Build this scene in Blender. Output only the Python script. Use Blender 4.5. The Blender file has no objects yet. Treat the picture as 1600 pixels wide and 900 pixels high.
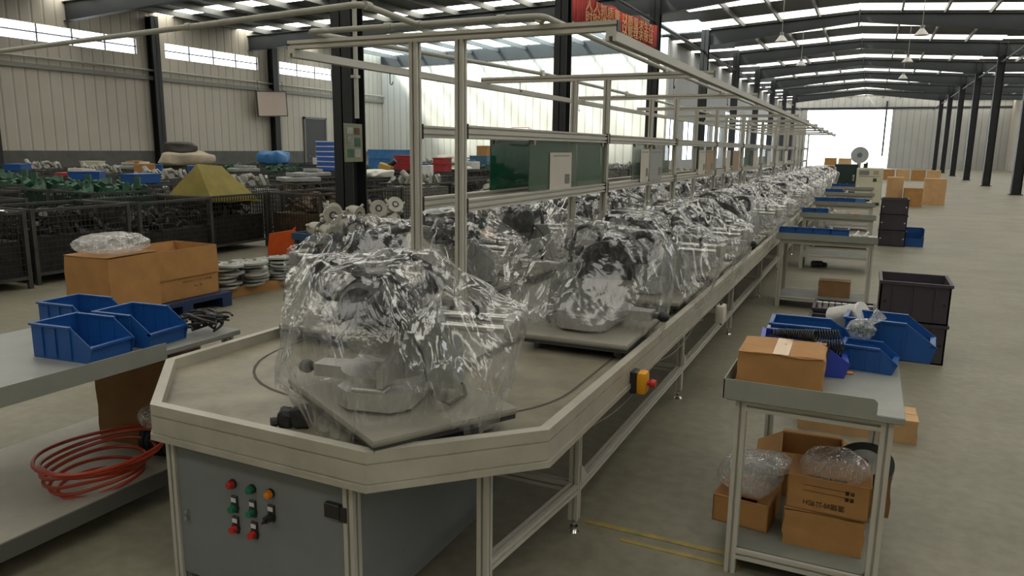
import bpy, bmesh, math, random
import numpy as np
from mathutils import Vector, Matrix, Euler

scene = bpy.context.scene
COL = scene.collection
R = math.radians

# ------------------------------------------------------------------ camera
cam_data = bpy.data.cameras.new('camera')
cam = bpy.data.objects.new('camera', cam_data); COL.objects.link(cam)
YAW, PITCH, ROLL, FPX = R(25.3), R(10.69), R(0.714), 1161.6
_f = Vector((-math.sin(YAW)*math.cos(PITCH), math.cos(YAW)*math.cos(PITCH), -math.sin(PITCH)))
_r = Vector((math.cos(YAW), math.sin(YAW), 0)); _u = _r.cross(_f)
_rr = _r*math.cos(ROLL)+_u*math.sin(ROLL); _uu = _u*math.cos(ROLL)-_r*math.sin(ROLL)
cam.matrix_world = Matrix(((_rr.x,_uu.x,-_f.x,0),(_rr.y,_uu.y,-_f.y,0),(_rr.z,_uu.z,-_f.z,1.6),(0,0,0,1)))
cam_data.sensor_width = 36; cam_data.lens = 36*FPX/1600; cam_data.clip_end = 500
scene.camera = cam

# ------------------------------------------------------------------ world, exposure
world = bpy.data.worlds.new('world'); scene.world = world; world.use_nodes = True
bg = world.node_tree.nodes['Background']; bg.inputs[0].default_value = (0.86, 0.93, 1.0, 1); bg.inputs[1].default_value = 14.0
SKYLIGHT, WINDOW = 14.0, 11.0          # strength of the translucent roof panels and wall glazing
scene.view_settings.view_transform = 'Standard'; scene.view_settings.look = 'None'
scene.view_settings.gamma = 1; scene.view_settings.use_curve_mapping = False
scene.view_settings.exposure = -1.36
scene.cycles.use_denoising = True
scene.cycles.transparent_max_bounces = 48
scene.cycles.max_bounces = 6; scene.cycles.diffuse_bounces = 4; scene.cycles.glossy_bounces = 3
scene.cycles.caustics_reflective = False; scene.cycles.caustics_refractive = False
scene.cycles.sample_clamp_indirect = 6
sun_d = bpy.data.lights.new('sun', 'SUN'); sun_d.energy = 30; sun_d.angle = R(9); sun_d.color = (1, .95, .86)
sun = bpy.data.objects.new('sun', sun_d); COL.objects.link(sun)
sun.rotation_euler = Vector((.55, .45, -.70)).to_track_quat('-Z', 'Y').to_euler()

# ------------------------------------------------------------------ materials
MATS = {}
def mat(name, col, rough=.6, metal=0, var=.0, scale=6, bump=0, bscale=None, stretch=None, alpha=1, spec=.5, emit=None, estr=0, col2=None):
    if name in MATS: return MATS[name]
    m = bpy.data.materials.new(name); m.use_nodes = True; nt = m.node_tree; b = nt.nodes['Principled BSDF']
    b.inputs['Base Color'].default_value = (*col, 1); b.inputs['Roughness'].default_value = rough
    b.inputs['Metallic'].default_value = metal; b.inputs['Specular IOR Level'].default_value = spec
    if emit: b.inputs['Emission Color'].default_value = (*emit, 1); b.inputs['Emission Strength'].default_value = estr
    if alpha < 1: b.inputs['Alpha'].default_value = alpha
    if var or bump or col2:
        tc = nt.nodes.new('ShaderNodeTexCoord'); mp = nt.nodes.new('ShaderNodeMapping')
        nt.links.new(tc.outputs['Object'], mp.inputs[0])
        if stretch: mp.inputs['Scale'].default_value = stretch
        n = nt.nodes.new('ShaderNodeTexNoise'); n.inputs['Scale'].default_value = scale; n.inputs['Detail'].default_value = 5; n.inputs['Roughness'].default_value = .62
        nt.links.new(mp.outputs[0], n.inputs['Vector'])
        if var or col2:
            cr = nt.nodes.new('ShaderNodeValToRGB')
            cr.color_ramp.elements[0].position = .3; cr.color_ramp.elements[1].position = .72
            c2 = col2 or tuple(min(1, c*(1+var)) for c in col); c1 = tuple(c*(1-var) for c in col)
            cr.color_ramp.elements[0].color = (*c1, 1); cr.color_ramp.elements[1].color = (*c2, 1)
            nt.links.new(n.outputs['Fac'], cr.inputs[0]); nt.links.new(cr.outputs[0], b.inputs['Base Color'])
        if bump:
            n2 = nt.nodes.new('ShaderNodeTexNoise'); n2.inputs['Scale'].default_value = bscale or scale*3; n2.inputs['Detail'].default_value = 4
            nt.links.new(mp.outputs[0], n2.inputs['Vector'])
            bp = nt.nodes.new('ShaderNodeBump'); bp.inputs['Strength'].default_value = bump; bp.inputs['Distance'].default_value = .02
            nt.links.new(n2.outputs['Fac'], bp.inputs['Height']); nt.links.new(bp.outputs[0], b.inputs['Normal'])
    MATS[name] = m; return m

def emission(name, col, s):
    m = bpy.data.materials.new(name); m.use_nodes = True; nt = m.node_tree; nt.nodes.clear()
    o = nt.nodes.new('ShaderNodeOutputMaterial'); e = nt.nodes.new('ShaderNodeEmission')
    e.inputs[0].default_value = (*col, 1); e.inputs[1].default_value = s
    nt.links.new(e.outputs[0], o.inputs[0]); MATS[name] = m; return m

def film(name, white=.03, gloss=.48, bump=.07, scale=9., tint=(1, 1, 1)):
    m = bpy.data.materials.new(name); m.use_nodes = True; nt = m.node_tree; nt.nodes.clear(); N = nt.nodes.new; Lk = nt.links.new
    o = N('ShaderNodeOutputMaterial')
    tc = N('ShaderNodeTexCoord'); mp = N('ShaderNodeMapping'); mp.inputs['Scale'].default_value = (1, 1, .45); Lk(tc.outputs['Object'], mp.inputs[0])
    n1 = N('ShaderNodeTexNoise'); n1.inputs['Scale'].default_value = scale; n1.inputs['Detail'].default_value = 3; n1.inputs['Distortion'].default_value = 1.6; Lk(mp.outputs[0], n1.inputs['Vector'])
    v = N('ShaderNodeTexVoronoi'); v.feature = 'DISTANCE_TO_EDGE'; v.inputs['Scale'].default_value = scale*1.3; Lk(mp.outputs[0], v.inputs['Vector'])
    ad = N('ShaderNodeMath'); ad.operation = 'MULTIPLY_ADD'; ad.inputs[1].default_value = .55; Lk(v.outputs['Distance'], ad.inputs[0]); Lk(n1.outputs['Fac'], ad.inputs[2])
    bp = N('ShaderNodeBump'); bp.inputs['Strength'].default_value = bump; bp.inputs['Distance'].default_value = .035; Lk(ad.outputs[0], bp.inputs['Height'])
    lw = N('ShaderNodeLayerWeight'); lw.inputs['Blend'].default_value = .22; Lk(bp.outputs[0], lw.inputs['Normal'])
    mr = N('ShaderNodeMapRange'); mr.inputs['To Min'].default_value = .055; mr.inputs['To Max'].default_value = gloss; Lk(lw.outputs['Facing'], mr.inputs['Value'])
    tr = N('ShaderNodeBsdfTransparent'); tr.inputs[0].default_value = (.97, .97, .97, 1)
    gl = N('ShaderNodeBsdfGlossy'); gl.inputs['Roughness'].default_value = .085; gl.inputs[0].default_value = (*tint, 1); Lk(bp.outputs[0], gl.inputs['Normal'])
    df = N('ShaderNodeBsdfDiffuse'); df.inputs[0].default_value = (.85, .86, .85, 1)
    tl = N('ShaderNodeBsdfTranslucent'); tl.inputs[0].default_value = (.85, .86, .85, 1)
    m0 = N('ShaderNodeMixShader'); m0.inputs[0].default_value = .5; Lk(df.outputs[0], m0.inputs[1]); Lk(tl.outputs[0], m0.inputs[2])
    # milky creases, with highlights on the folds painted in as pale streaks
    mq = N('ShaderNodeMapping'); mq.inputs['Scale'].default_value = (1, 1, .28); Lk(tc.outputs['Object'], mq.inputs[0])
    n3 = N('ShaderNodeTexNoise'); n3.inputs['Scale'].default_value = 13; n3.inputs['Detail'].default_value = 5; n3.inputs['Distortion'].default_value = 2.2; Lk(mq.outputs[0], n3.inputs['Vector'])
    ab = N('ShaderNodeMath'); ab.operation = 'SUBTRACT'; ab.inputs[1].default_value = .5; Lk(n3.outputs['Fac'], ab.inputs[0])
    aa = N('ShaderNodeMath'); aa.operation = 'ABSOLUTE'; Lk(ab.outputs[0], aa.inputs[0])
    hz = N('ShaderNodeMapRange'); hz.inputs['From Min'].default_value = 0; hz.inputs['From Max'].default_value = .07; hz.inputs['To Min'].default_value = min(.9, white+.15); hz.inputs['To Max'].default_value = white; Lk(aa.outputs[0], hz.inputs['Value'])
    m1 = N('ShaderNodeMixShader'); Lk(hz.outputs[0], m1.inputs[0]); Lk(tr.outputs[0], m1.inputs[1]); Lk(m0.outputs[0], m1.inputs[2])
    m2 = N('ShaderNodeMixShader'); Lk(mr.outputs[0], m2.inputs[0]); Lk(m1.outputs[0], m2.inputs[1]); Lk(gl.outputs[0], m2.inputs[2])
    Lk(m2.outputs[0], o.inputs[0]); MATS[name] = m; return m

def corrugated(name, col, pitch, axis, depth=.5, rough=.55, col2=None):
    """ribbed sheet: fine vertical ribs from a wave bump plus thin darker joints"""
    m = bpy.data.materials.new(name); m.use_nodes = True; nt = m.node_tree; b = nt.nodes['Principled BSDF']; N = nt.nodes.new; Lk = nt.links.new
    tc = N('ShaderNodeTexCoord'); sp = N('ShaderNodeSeparateXYZ'); Lk(tc.outputs['Object'], sp.inputs[0])
    mu = N('ShaderNodeMath'); mu.operation = 'DIVIDE'; mu.inputs[1].default_value = pitch; Lk(sp.outputs[axis], mu.inputs[0])
    fr = N('ShaderNodeMath'); fr.operation = 'FRACT'; Lk(mu.outputs[0], fr.inputs[0])
    cr = N('ShaderNodeValToRGB'); e = cr.color_ramp.elements
    e[0].position = 0; e[0].color = (*[c*.62 for c in col], 1); e[1].position = .12; e[1].color = (*col, 1)
    x = e.new(.92); x.color = (*col, 1); x = e.new(1.0); x.color = (*[c*.75 for c in col], 1)
    Lk(fr.outputs[0], cr.inputs[0])
    n = N('ShaderNodeTexNoise'); n.inputs['Scale'].default_value = .8; n.inputs['Detail'].default_value = 4; Lk(tc.outputs['Object'], n.inputs['Vector'])
    mx = N('ShaderNodeMixRGB'); mx.blend_type = 'MULTIPLY'; mx.inputs[0].default_value = .22; Lk(cr.outputs[0], mx.inputs[1]); Lk(n.outputs['Fac'], mx.inputs[2])
    Lk(mx.outputs[0], b.inputs['Base Color']); b.inputs['Roughness'].default_value = rough
    bp = N('ShaderNodeBump'); bp.inputs['Strength'].default_value = depth; bp.inputs['Distance'].default_value = .03
    cr2 = N('ShaderNodeValToRGB'); e2 = cr2.color_ramp.elements; e2[0].position = 0; e2[0].color = (0, 0, 0, 1); e2[1].position = .15; e2[1].color = (1, 1, 1, 1)
    x = e2.new(.85); x.color = (1, 1, 1, 1); x = e2.new(1.); x.color = (0, 0, 0, 1); Lk(fr.outputs[0], cr2.inputs[0])
    Lk(cr2.outputs[0], bp.inputs['Height']); Lk(bp.outputs[0], b.inputs['Normal']); MATS[name] = m; return m

def floor_material():
    m = bpy.data.materials.new('concrete_floor'); m.use_nodes = True; nt = m.node_tree; b = nt.nodes['Principled BSDF']; N = nt.nodes.new; Lk = nt.links.new
    tc = N('ShaderNodeTexCoord')
    n = N('ShaderNodeTexNoise'); n.inputs['Scale'].default_value = .9; n.inputs['Detail'].default_value = 7; n.inputs['Roughness'].default_value = .65; Lk(tc.outputs['Object'], n.inputs['Vector'])
    cr = N('ShaderNodeValToRGB'); e = cr.color_ramp.elements; e[0].position = .3; e[0].color = (.195, .183, .13, 1); e[1].position = .7; e[1].color = (.30, .282, .208, 1); Lk(n.outputs['Fac'], cr.inputs[0])
    n2 = N('ShaderNodeTexNoise'); n2.inputs['Scale'].default_value = 14; n2.inputs['Detail'].default_value = 6; Lk(tc.outputs['Object'], n2.inputs['Vector'])
    cr2 = N('ShaderNodeValToRGB'); e = cr2.color_ramp.elements; e[0].position = .38; e[0].color = (.66, .64, .6, 1); e[1].position = .62; e[1].color = (1, 1, 1, 1); Lk(n2.outputs['Fac'], cr2.inputs[0])
    mx = N('ShaderNodeMixRGB'); mx.blend_type = 'MULTIPLY'; mx.inputs[0].default_value = .55; Lk(cr.outputs[0], mx.inputs[1]); Lk(cr2.outputs[0], mx.inputs[2])
    Lk(mx.outputs[0], b.inputs['Base Color'])
    r = N('ShaderNodeMapRange'); r.inputs['To Min'].default_value = .38; r.inputs['To Max'].default_value = .62; Lk(n2.outputs['Fac'], r.inputs['Value']); Lk(r.outputs[0], b.inputs['Roughness'])
    b.inputs['Specular IOR Level'].default_value = .35
    MATS['concrete_floor'] = m; return m

ALU = mat('aluminium_profile', (.56, .54, .47), .45, .25, .10, 5, stretch=(1, 1, .2))
RIMM = mat('rim_aluminium', (.47, .45, .37), .42, .3, .16, 4)
DECK = mat('deck_steel', (.255, .235, .165), .40, .15, .35, 4, .06, 30, col2=(.355, .325, .235))
PANEL = mat('grey_panel', (.20, .215, .22), .5, 0, .06, 7)
BLACK = mat('black_plastic', (.018, .019, .018), .42)
DARK = mat('dark_plate', (.05, .05, .048), .6, .2)
CAST = mat('cast_aluminium', (.50, .50, .47), .38, .6, .12, 12, .08, 60)
CASTG = mat('grey_casting', (.33, .34, .32), .5, .3, .2, 10, .1, 40)
STEEL = mat('bright_steel', (.72, .72, .70), .16, 1.0)
CHROME = mat('chrome', (.85, .85, .85), .06, 1.0)
MOTOR = mat('motor_black', (.012, .014, .013), .34)
GUARD = mat('blade_guard', (.42, .42, .39), .35, .5, .1, 10)
SMOKE = mat('clear_guard', (.55, .55, .48), .12, 0, alpha=.35)
PALLET = mat('pallet_board', (.27, .255, .205), .55, .05, .12, 6)
BLUE = mat('blue_bin', (.012, .085, .30), .38, 0, .10, 8)
BLUEL = mat('blue_plastic_faded', (.05, .20, .46), .5, 0, .2, 6)
VIOLET = mat('violet_blue_bin', (.03, .06, .42), .38, 0, .08, 8)
CARD = mat('cardboard', (.42, .215, .07), .75, 0, .14, 5, .12, 9)
CARDL = mat('cardboard_light', (.58, .36, .17), .7, 0, .12, 6, .12, 9)
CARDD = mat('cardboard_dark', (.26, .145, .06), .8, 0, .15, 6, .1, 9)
TAPE = mat('packing_tape', (.62, .42, .22), .16, 0)
INK = mat('black_ink', (.03, .022, .015), .7)
GOLD = mat('gold_paint', (.75, .50, .20), .5)
RED = mat('red_plastic', (.50, .022, .018), .35)
REDC = mat('red_cloth', (.52, .035, .03), .75, 0, .12, 2)
GREEN = mat('green_plastic', (.01, .16, .085), .35)
GREENP = mat('green_paint', (.03, .10, .055), .5, 0, .35, 10)
ORANGE = mat('orange_plastic', (.75, .22, .01), .35)
YELLOW = mat('yellow_plastic', (.80, .36, .01), .38)
WHITE = mat('white_plastic', (.72, .71, .67), .45, 0, .06, 6)
WHITEC = mat('white_cloth', (.75, .74, .68), .8, 0, .1, 3, .3, 12)
PVC = mat('pvc_pipe', (.40, .40, .34), .4, 0, .06, 5)
RUBBER = mat('black_rubber', (.03, .028, .025), .6, 0, .3, 20, .3, 40)
COLM = mat('dark_steel_paint', (.018, .020, .021), .5, .1, .15, 3)
RAFT = mat('rafter_paint', (.022, .027, .029), .55, .1, .12, 2)
PURL = mat('purlin_galvanised', (.20, .21, .20), .5, .4, .15, 2)
WIRE = mat('wire_dark', (.04, .04, .037), .5, .5)
HEAPD = mat('dark_castings', (.032, .030, .026), .55, .35, .5, 9)
HEAPS = mat('silver_castings', (.24, .24, .22), .42, .5, .4, 9)
HEAPB = mat('brown_castings', (.10, .065, .035), .65, .1, .5, 9)
TARP = mat('yellow_tarp', (.23, .185, .03), .7, 0, .22, 3, .2, 7)
BEIGE = mat('beige_tarp', (.50, .43, .32), .8, 0, .15, 3, .2, 7)
CRATE = mat('dark_crate', (.048, .040, .052), .5, 0, .1, 6)
ORSHEET = mat('orange_sheet', (.60, .085, .008), .6, 0, .15, 8)
PAPER = mat('paper', (.62, .58, .50), .8, 0, .06, 5)
YLINE = mat('yellow_floor_paint', (.33, .27, .10), .6, 0, .3, 14, col2=(.46, .33, .07))
CREAM = mat('cream_paint', (.58, .56, .42), .5, 0, .05, 4)
DGREEN = mat('dark_green_paint', (.010, .030, .026), .5, 0, .1, 4)
GLASSG = mat('green_acrylic', (.004, .10, .055), .08, 0, alpha=.80)
GLASSL = mat('light_green_acrylic', (.10, .17, .12), .06, 0, alpha=.62)
CABLE = mat('red_hose', (.42, .05, .02), .4)
FILM = film('clear_film'); FILMC = film('cloudy_film', .20, .6, .9, 14)
SKY = emission('roof_light_panel', (1.0, .955, .85), SKYLIGHT); SKYN = emission('roof_light_panel_dim', (1.0, .96, .865), SKYLIGHT*.5)  # nave panels emit at half the strength of the others
WIN = emission('window_daylight', (.88, .94, 1.0), WINDOW)
def clear_glass(name):
    m = bpy.data.materials.new(name); m.use_nodes = True; nt = m.node_tree; nt.nodes.clear()
    o = nt.nodes.new('ShaderNodeOutputMaterial'); t = nt.nodes.new('ShaderNodeBsdfTransparent'); t.inputs[0].default_value = (.9, .93, .92, 1)
    g = nt.nodes.new('ShaderNodeBsdfGlossy'); g.inputs['Roughness'].default_value = .1; x = nt.nodes.new('ShaderNodeMixShader'); x.inputs[0].default_value = .06
    nt.links.new(t.outputs[0], x.inputs[1]); nt.links.new(g.outputs[0], x.inputs[2]); nt.links.new(x.outputs[0], o.inputs[0]); return m
CLEAR = clear_glass('clear_roof_glass')
WALLW = corrugated('white_ribbed_wall', (.70, .69, .62), .42, 'X')
WALLY = corrugated('beige_ribbed_wall', (.52, .485, .41), .42, 'Y')
WALLG = corrugated('grey_ribbed_wall', (.40, .42, .42), .6, 'Y')
ROOFM = mat('roof_sheet', (.07, .075, .075), .6, .1, .12, 1)
FLOORM = floor_material()

# ------------------------------------------------------------------ mesh builder
class MB:
    def __init__(s): s.bm = bmesh.new()
    def box(s, c, d, rot=None, bev=0, seg=1):
        Mx = Matrix.Translation(c) @ (rot.to_matrix().to_4x4() if rot else Matrix()) @ Matrix.Diagonal((*d, 1))
        g = bmesh.ops.create_cube(s.bm, size=1, matrix=Mx)
        if bev:
            es = list({e for v in g['verts'] for e in v.link_edges})
            bmesh.ops.bevel(s.bm, geom=es, offset=bev, segments=seg, affect='EDGES', profile=.5)
        return s
    def bb(s, x0, x1, y0, y1, z0, z1, bev=0, seg=1):
        return s.box(((x0+x1)/2, (y0+y1)/2, (z0+z1)/2), (abs(x1-x0), abs(y1-y0), abs(z1-z0)), None, bev, seg)
    def cyl(s, p0, p1, r, n=16, r2=None, caps=True):
        p0, p1 = Vector(p0), Vector(p1); d = p1-p0
        q = Vector((0, 0, 1)).rotation_difference(d.normalized())
        Mx = Matrix.Translation((p0+p1)/2) @ q.to_matrix().to_4x4()
        bmesh.ops.create_cone(s.bm, cap_ends=caps, segments=n, radius1=r, radius2=r if r2 is None else r2, depth=d.length, matrix=Mx)
        return s
    def ball(s, c, r, n=12, sc=(1, 1, 1)):
        bmesh.ops.create_uvsphere(s.bm, u_segments=n, v_segments=max(5, n//2), radius=r, matrix=Matrix.Translation(c) @ Matrix.Diagonal((*sc, 1)))
        return s
    def tube(s, path, r, n=8, closed=False, caps=True):
        P = [Vector(p) for p in path]; m = len(P); rings = []
        prev = None
        for i, p in enumerate(P):
            a = P[(i-1) % m] if closed or i > 0 else p; b = P[(i+1) % m] if closed or i < m-1 else p
            t = (b-a).normalized()
            if prev is None: u = t.orthogonal().normalized()
            else:
                u = prev - t*prev.dot(t); u = u.normalized() if u.length > 1e-6 else t.orthogonal().normalized()
            prev = u; w = t.cross(u); rr = r[i] if isinstance(r, (list, tuple)) else r
            rings.append([s.bm.verts.new(p+(u*math.cos(2*math.pi*k/n)+w*math.sin(2*math.pi*k/n))*rr) for k in range(n)])
        for i in range(m if closed else m-1):
            A, B = rings[i], rings[(i+1) % m]
            for k in range(n): s.bm.faces.new((A[k], A[(k+1) % n], B[(k+1) % n], B[k]))
        if caps and not closed: s.bm.faces.new(rings[0][::-1]); s.bm.faces.new(rings[-1])
        return s
    def prism(s, poly, a0, a1, axis='z'):
        """extrude a 2-D polygon along an axis; poly coords are the other two axes in order"""
        f = {'z': lambda p, h: (p[0], p[1], h), 'x': lambda p, h: (h, p[0], p[1]), 'y': lambda p, h: (p[0], h, p[1])}[axis]
        A = [s.bm.verts.new(f(p, a0)) for p in poly]; B = [s.bm.verts.new(f(p, a1)) for p in poly]; n = len(poly)
        for i in range(n): s.bm.faces.new((A[i], A[(i+1) % n], B[(i+1) % n], B[i]))
        s.bm.faces.new(A[::-1]); s.bm.faces.new(B)
        return s
    def quad(s, *p): s.bm.faces.new([s.bm.verts.new(q) for q in p]); return s
    def jitter(s, a, seed=0):
        rn = random.Random(seed)
        for v in s.bm.verts: v.co += Vector((rn.uniform(-a, a), rn.uniform(-a, a), rn.uniform(-a, a)))
        return s
    def mesh(s, name, m, ang=35):
        bmesh.ops.recalc_face_normals(s.bm, faces=s.bm.faces)
        me = bpy.data.meshes.new(name); s.bm.to_mesh(me); s.bm.free()
        if m: me.materials.append(m)
        me.polygons.foreach_set('use_smooth', [True]*len(me.polygons)); me.set_sharp_from_angle(angle=R(ang))
        return me

def obj(name, me, parent=None, loc=(0, 0, 0), rot=(0, 0, 0), scale=(1, 1, 1), label=None):
    o = bpy.data.objects.new(name, me); COL.objects.link(o); o.parent = parent
    o.location = loc; o.rotation_euler = rot; o.scale = scale
    if label: o['label'] = label
    return o
def part(name, mb, m, parent=None, label=None, ang=35): return obj(name, mb.mesh(name, m, ang), parent, label=label)
def tag(o, label, cat, group=None):
    o['label'] = label; o['category'] = cat
    if group: o['group'] = group
    return o
def thing(name, label, cat, loc=(0, 0, 0), rz=0, group=None):
    o = bpy.data.objects.new(name, None); COL.objects.link(o); o.empty_display_size = .1
    o.location = loc; o.rotation_euler = (0, 0, rz); return tag(o, label, cat, group)
def rebase(root, loc):
    loc = Vector(loc); root.location = loc
    for c in root.children: c.location = c.location - loc
KIDS = {}
def copy_tree(root, loc, rz, label, group=None, parts=None):
    """copy a thing with its parts and their sub-parts; meshes stay shared"""
    r = root.copy(); COL.objects.link(r); r.location = loc; r.rotation_euler = (0, 0, rz); r['label'] = label
    if group: r['group'] = group
    elif 'group' in r: del r['group']
    for ch in root.children:
        if parts and ch.name.split('.')[0] not in parts: continue
        c = ch.copy(); COL.objects.link(c); c.parent = r
        for g in ch.children:
            d = g.copy(); COL.objects.link(d); d.parent = c
    return r
def struct(name, mb, m, ang=35):
    o = part(name, mb, m, None, None, ang); o['kind'] = 'structure'; return o
def text_mesh(body, size, m, depth=.0015):
    cu = bpy.data.curves.new('text', 'FONT'); cu.body = body; cu.size = size; cu.extrude = depth; cu.align_x = 'CENTER'; cu.align_y = 'CENTER'; cu.resolution_u = 2
    t = bpy.data.objects.new('text', cu); COL.objects.link(t)
    dg = bpy.context.evaluated_depsgraph_get(); dg.update()
    me = bpy.data.meshes.new_from_object(t.evaluated_get(dg)); bpy.data.objects.remove(t); bpy.data.curves.remove(cu)
    me.materials.clear(); me.materials.append(m); return me

# slotted aluminium extrusion, unit length along z
def profile_mesh(name, n_slots=(1, 1), w=.04, h=.04, m=None):
    def side(L, k):
        pts = []; 
        for i in range(k):
            c = -L/2 + L*(i+.5)/k
            pts += [(c-.0045, 0), (c-.0045, .011), (c+.0045, .011), (c+.0045, 0)]
        return pts
    poly = []
    for (L, k, f) in ((w, n_slots[0], lambda a, d: (a, -h/2+d)), (h, n_slots[1], lambda a, d: (w/2-d, a)),
                      (w, n_slots[0], lambda a, d: (-a, h/2-d)), (h, n_slots[1], lambda a, d: (-w/2+d, -a))):
        poly.append(f(-L/2, 0)); poly += [f(a, d) for a, d in side(L, k)]
    b = MB(); b.prism(poly, -.5, .5); return b.mesh(name, m or ALU, 20)
PROF = profile_mesh('profile'); PROFW = profile_mesh('profile_rail', (2, 1), .055, .04)
def prof(name, p0, p1, parent, me=None, spin=0, w=1, h=1):
    p0, p1 = Vector(p0), Vector(p1); d = p1-p0
    q = d.to_track_quat('Z', 'Y')
    o = bpy.data.objects.new(name, me or PROF); COL.objects.link(o); o.parent = parent
    o.location = (p0+p1)/2
    o.rotation_mode = 'QUATERNION'; o.rotation_quaternion = q @ Euler((0, 0, spin)).to_quaternion()
    o.scale = (w, h, d.length); return o
rnd = random.Random(11)
# ================================================================== the hall
XL, XC, XR, RIDGE, XW = -26.0, -7.2, 5.3, -.95, 12.0
COLY = [9.38+8.65*k for k in range(-2, 9)]
YF, YB, YP = 88.0, -12.0, 37.0
def roof_z(x):
    if x <= XC: return 6.62+(x-XL)/(XC-XL)*.45
    if x <= RIDGE: return 7.07+(x-XC)/(RIDGE-XC)*.38
    if x <= XR: return 7.45-(x-RIDGE)/(XR-RIDGE)*.38
    return 7.07-(x-XR)/(XW-XR)*.25

b = MB(); b.bb(XL-1, XW+1, YB-1, YF+30, -.2, 0); floor = struct('floor', b, FLOORM)
for i, (x0, x1, y0, y1) in enumerate([(-.98, -.30, 2.845, 2.875), (-.80, -.32, 2.765, 2.79)]):
    b = MB(); b.bb(x0, x1, y0, y1, 0, .0025); o = part('floor_marking', b, YLINE, floor)

# roof: sheets between translucent strips
strips = [22.1+4.33*n for n in range(-7, 16)]
xs_aisle = [XL-.5+(XC-XL+.5)*i/12 for i in range(13)]
xs_nave = [XC+(RIDGE-XC)*i/4 for i in range(5)]
xs_nave2 = [RIDGE+(XR-RIDGE)*i/4 for i in range(5)]
xs_r = [XR+(XW+.5-XR)*i/4 for i in range(5)]
allx = [xs_aisle, xs_nave, xs_nave2, xs_r]
GLASS0, GLASS1 = 33.5, 36.95          # skylight row widened and cleared so the sun reaches the white partition wall
b = MB(); spans = []
for xs in allx:
    hw = .85 if xs in (xs_nave, xs_nave2) else .45
    lights = []
    for s in strips:
        if xs is xs_aisle and GLASS0-1 < s < GLASS1+1: continue
        lights.append((s-hw, s+hw, SKYN if xs in (xs_nave, xs_nave2) else SKY, s > 17))
    if xs is xs_aisle: lights.append((GLASS0, GLASS1, CLEAR, True))
    lights.sort(); y = YB-1
    for (l0, l1, m_, cut) in lights+[(YF+1, YF+1, None, 0)]:
        xa, xb = xs[0], xs[-1]; za, zb = roof_z(xa), roof_z(xb)
        b.prism([(xa, za), (xb, zb), (xb, zb+.06), (xa, za+.06)], y, l0, 'y'); y = l1
    spans.append((xs, lights))
ceil = struct('ceiling', b, ROOFM)
pan_cache = {}
for xs, lights in spans:
    for (l0, l1, m_, cut) in lights:
        for xa, xb in (list(zip(xs[:-1], xs[1:])) if cut else [(xs[0], xs[-1])]):
            za, zb = roof_z(xa), roof_z(xb); key = (round(xa, 2), round(xb, 2), round(l1-l0, 2), m_.name); hw = (l1-l0)/2
            if key not in pan_cache:
                q = MB(); q.prism([(0, 0), (xb-xa-.06, zb-za), (xb-xa-.06, zb-za+.02), (0, .02)], -hw, hw, 'y'); pan_cache[key] = q.mesh('roof_light_panel', m_)
            obj('roof_light_panel' if m_ is not CLEAR else 'roof_glass_pane', pan_cache[key], ceil, (xa+.03, (l0+l1)/2, za+.01))
# purlins
pm = MB(); pm.bb(-.035, .035, 0, YF-YB, -.2, 0); pm = pm.mesh('purlin', PURL)
for xs in allx:
    for x in xs[1:-1] if xs is not xs_aisle else xs[:-1]:
        obj('purlin', pm, ceil, (x, YB, roof_z(x)-.0))
# rafters
def rafter(xa, xb, da, db):
    m_ = MB(); za, zb = roof_z(xa)-.2, roof_z(xb)-.2
    m_.prism([(xa, za), (xb, zb), (xb, zb-db), (xa, za-da)], -.012, .012, 'y')
    for (o0, o1) in ((0, 0), (-da+.014, -db+.014)):
        m_.prism([(xa, za+o0), (xb, zb+o1), (xb, zb+o1-.014), (xa, za+o0-.014)], -.11, .11, 'y')
    return m_.mesh('rafter', RAFT)
RAFTERS = [rafter(XL, (XL+XC)/2, .65, .38), rafter((XL+XC)/2, XC, .38, .65), rafter(XC, RIDGE, .68, .36), rafter(RIDGE, XR, .36, .68), rafter(XR, XW, .6, .45)]
for y in COLY:
    if y > YF: continue
    for k, me in enumerate(RAFTERS):
        if k < 2 and y > YP-3: continue
        obj('rafter', me, ceil, (0, y, 0))
sp = MB(); sp.bb(-.03, .03, -.16, .16, -.75, -.1)
sp = sp.mesh('splice_plate', RAFT)
for y in COLY: obj('splice_plate', sp, ceil, (RIDGE, y, roof_z(RIDGE)))
# eave tie rails running between the columns
for x, z in ((XC, 5.95), (XR, 5.95)):
    t = MB(); t.cyl((x, YB, z), (x, YF, z), .05, 8); part('eave_tie', t, RAFT, ceil)

# columns
def column_mesh(h, w=.34, d=.34):
    m_ = MB(); m_.bb(-w/2, w/2, -.011, .011, 0, h)
    m_.bb(-w/2, -w/2+.018, -d/2, d/2, 0, h); m_.bb(w/2-.018, w/2, -d/2, d/2, 0, h); m_.bb(-w/2-.06, w/2+.06, -d/2-.05, d/2+.05, 0, .03)
    return m_.mesh('steel_column', COLM)
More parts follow.
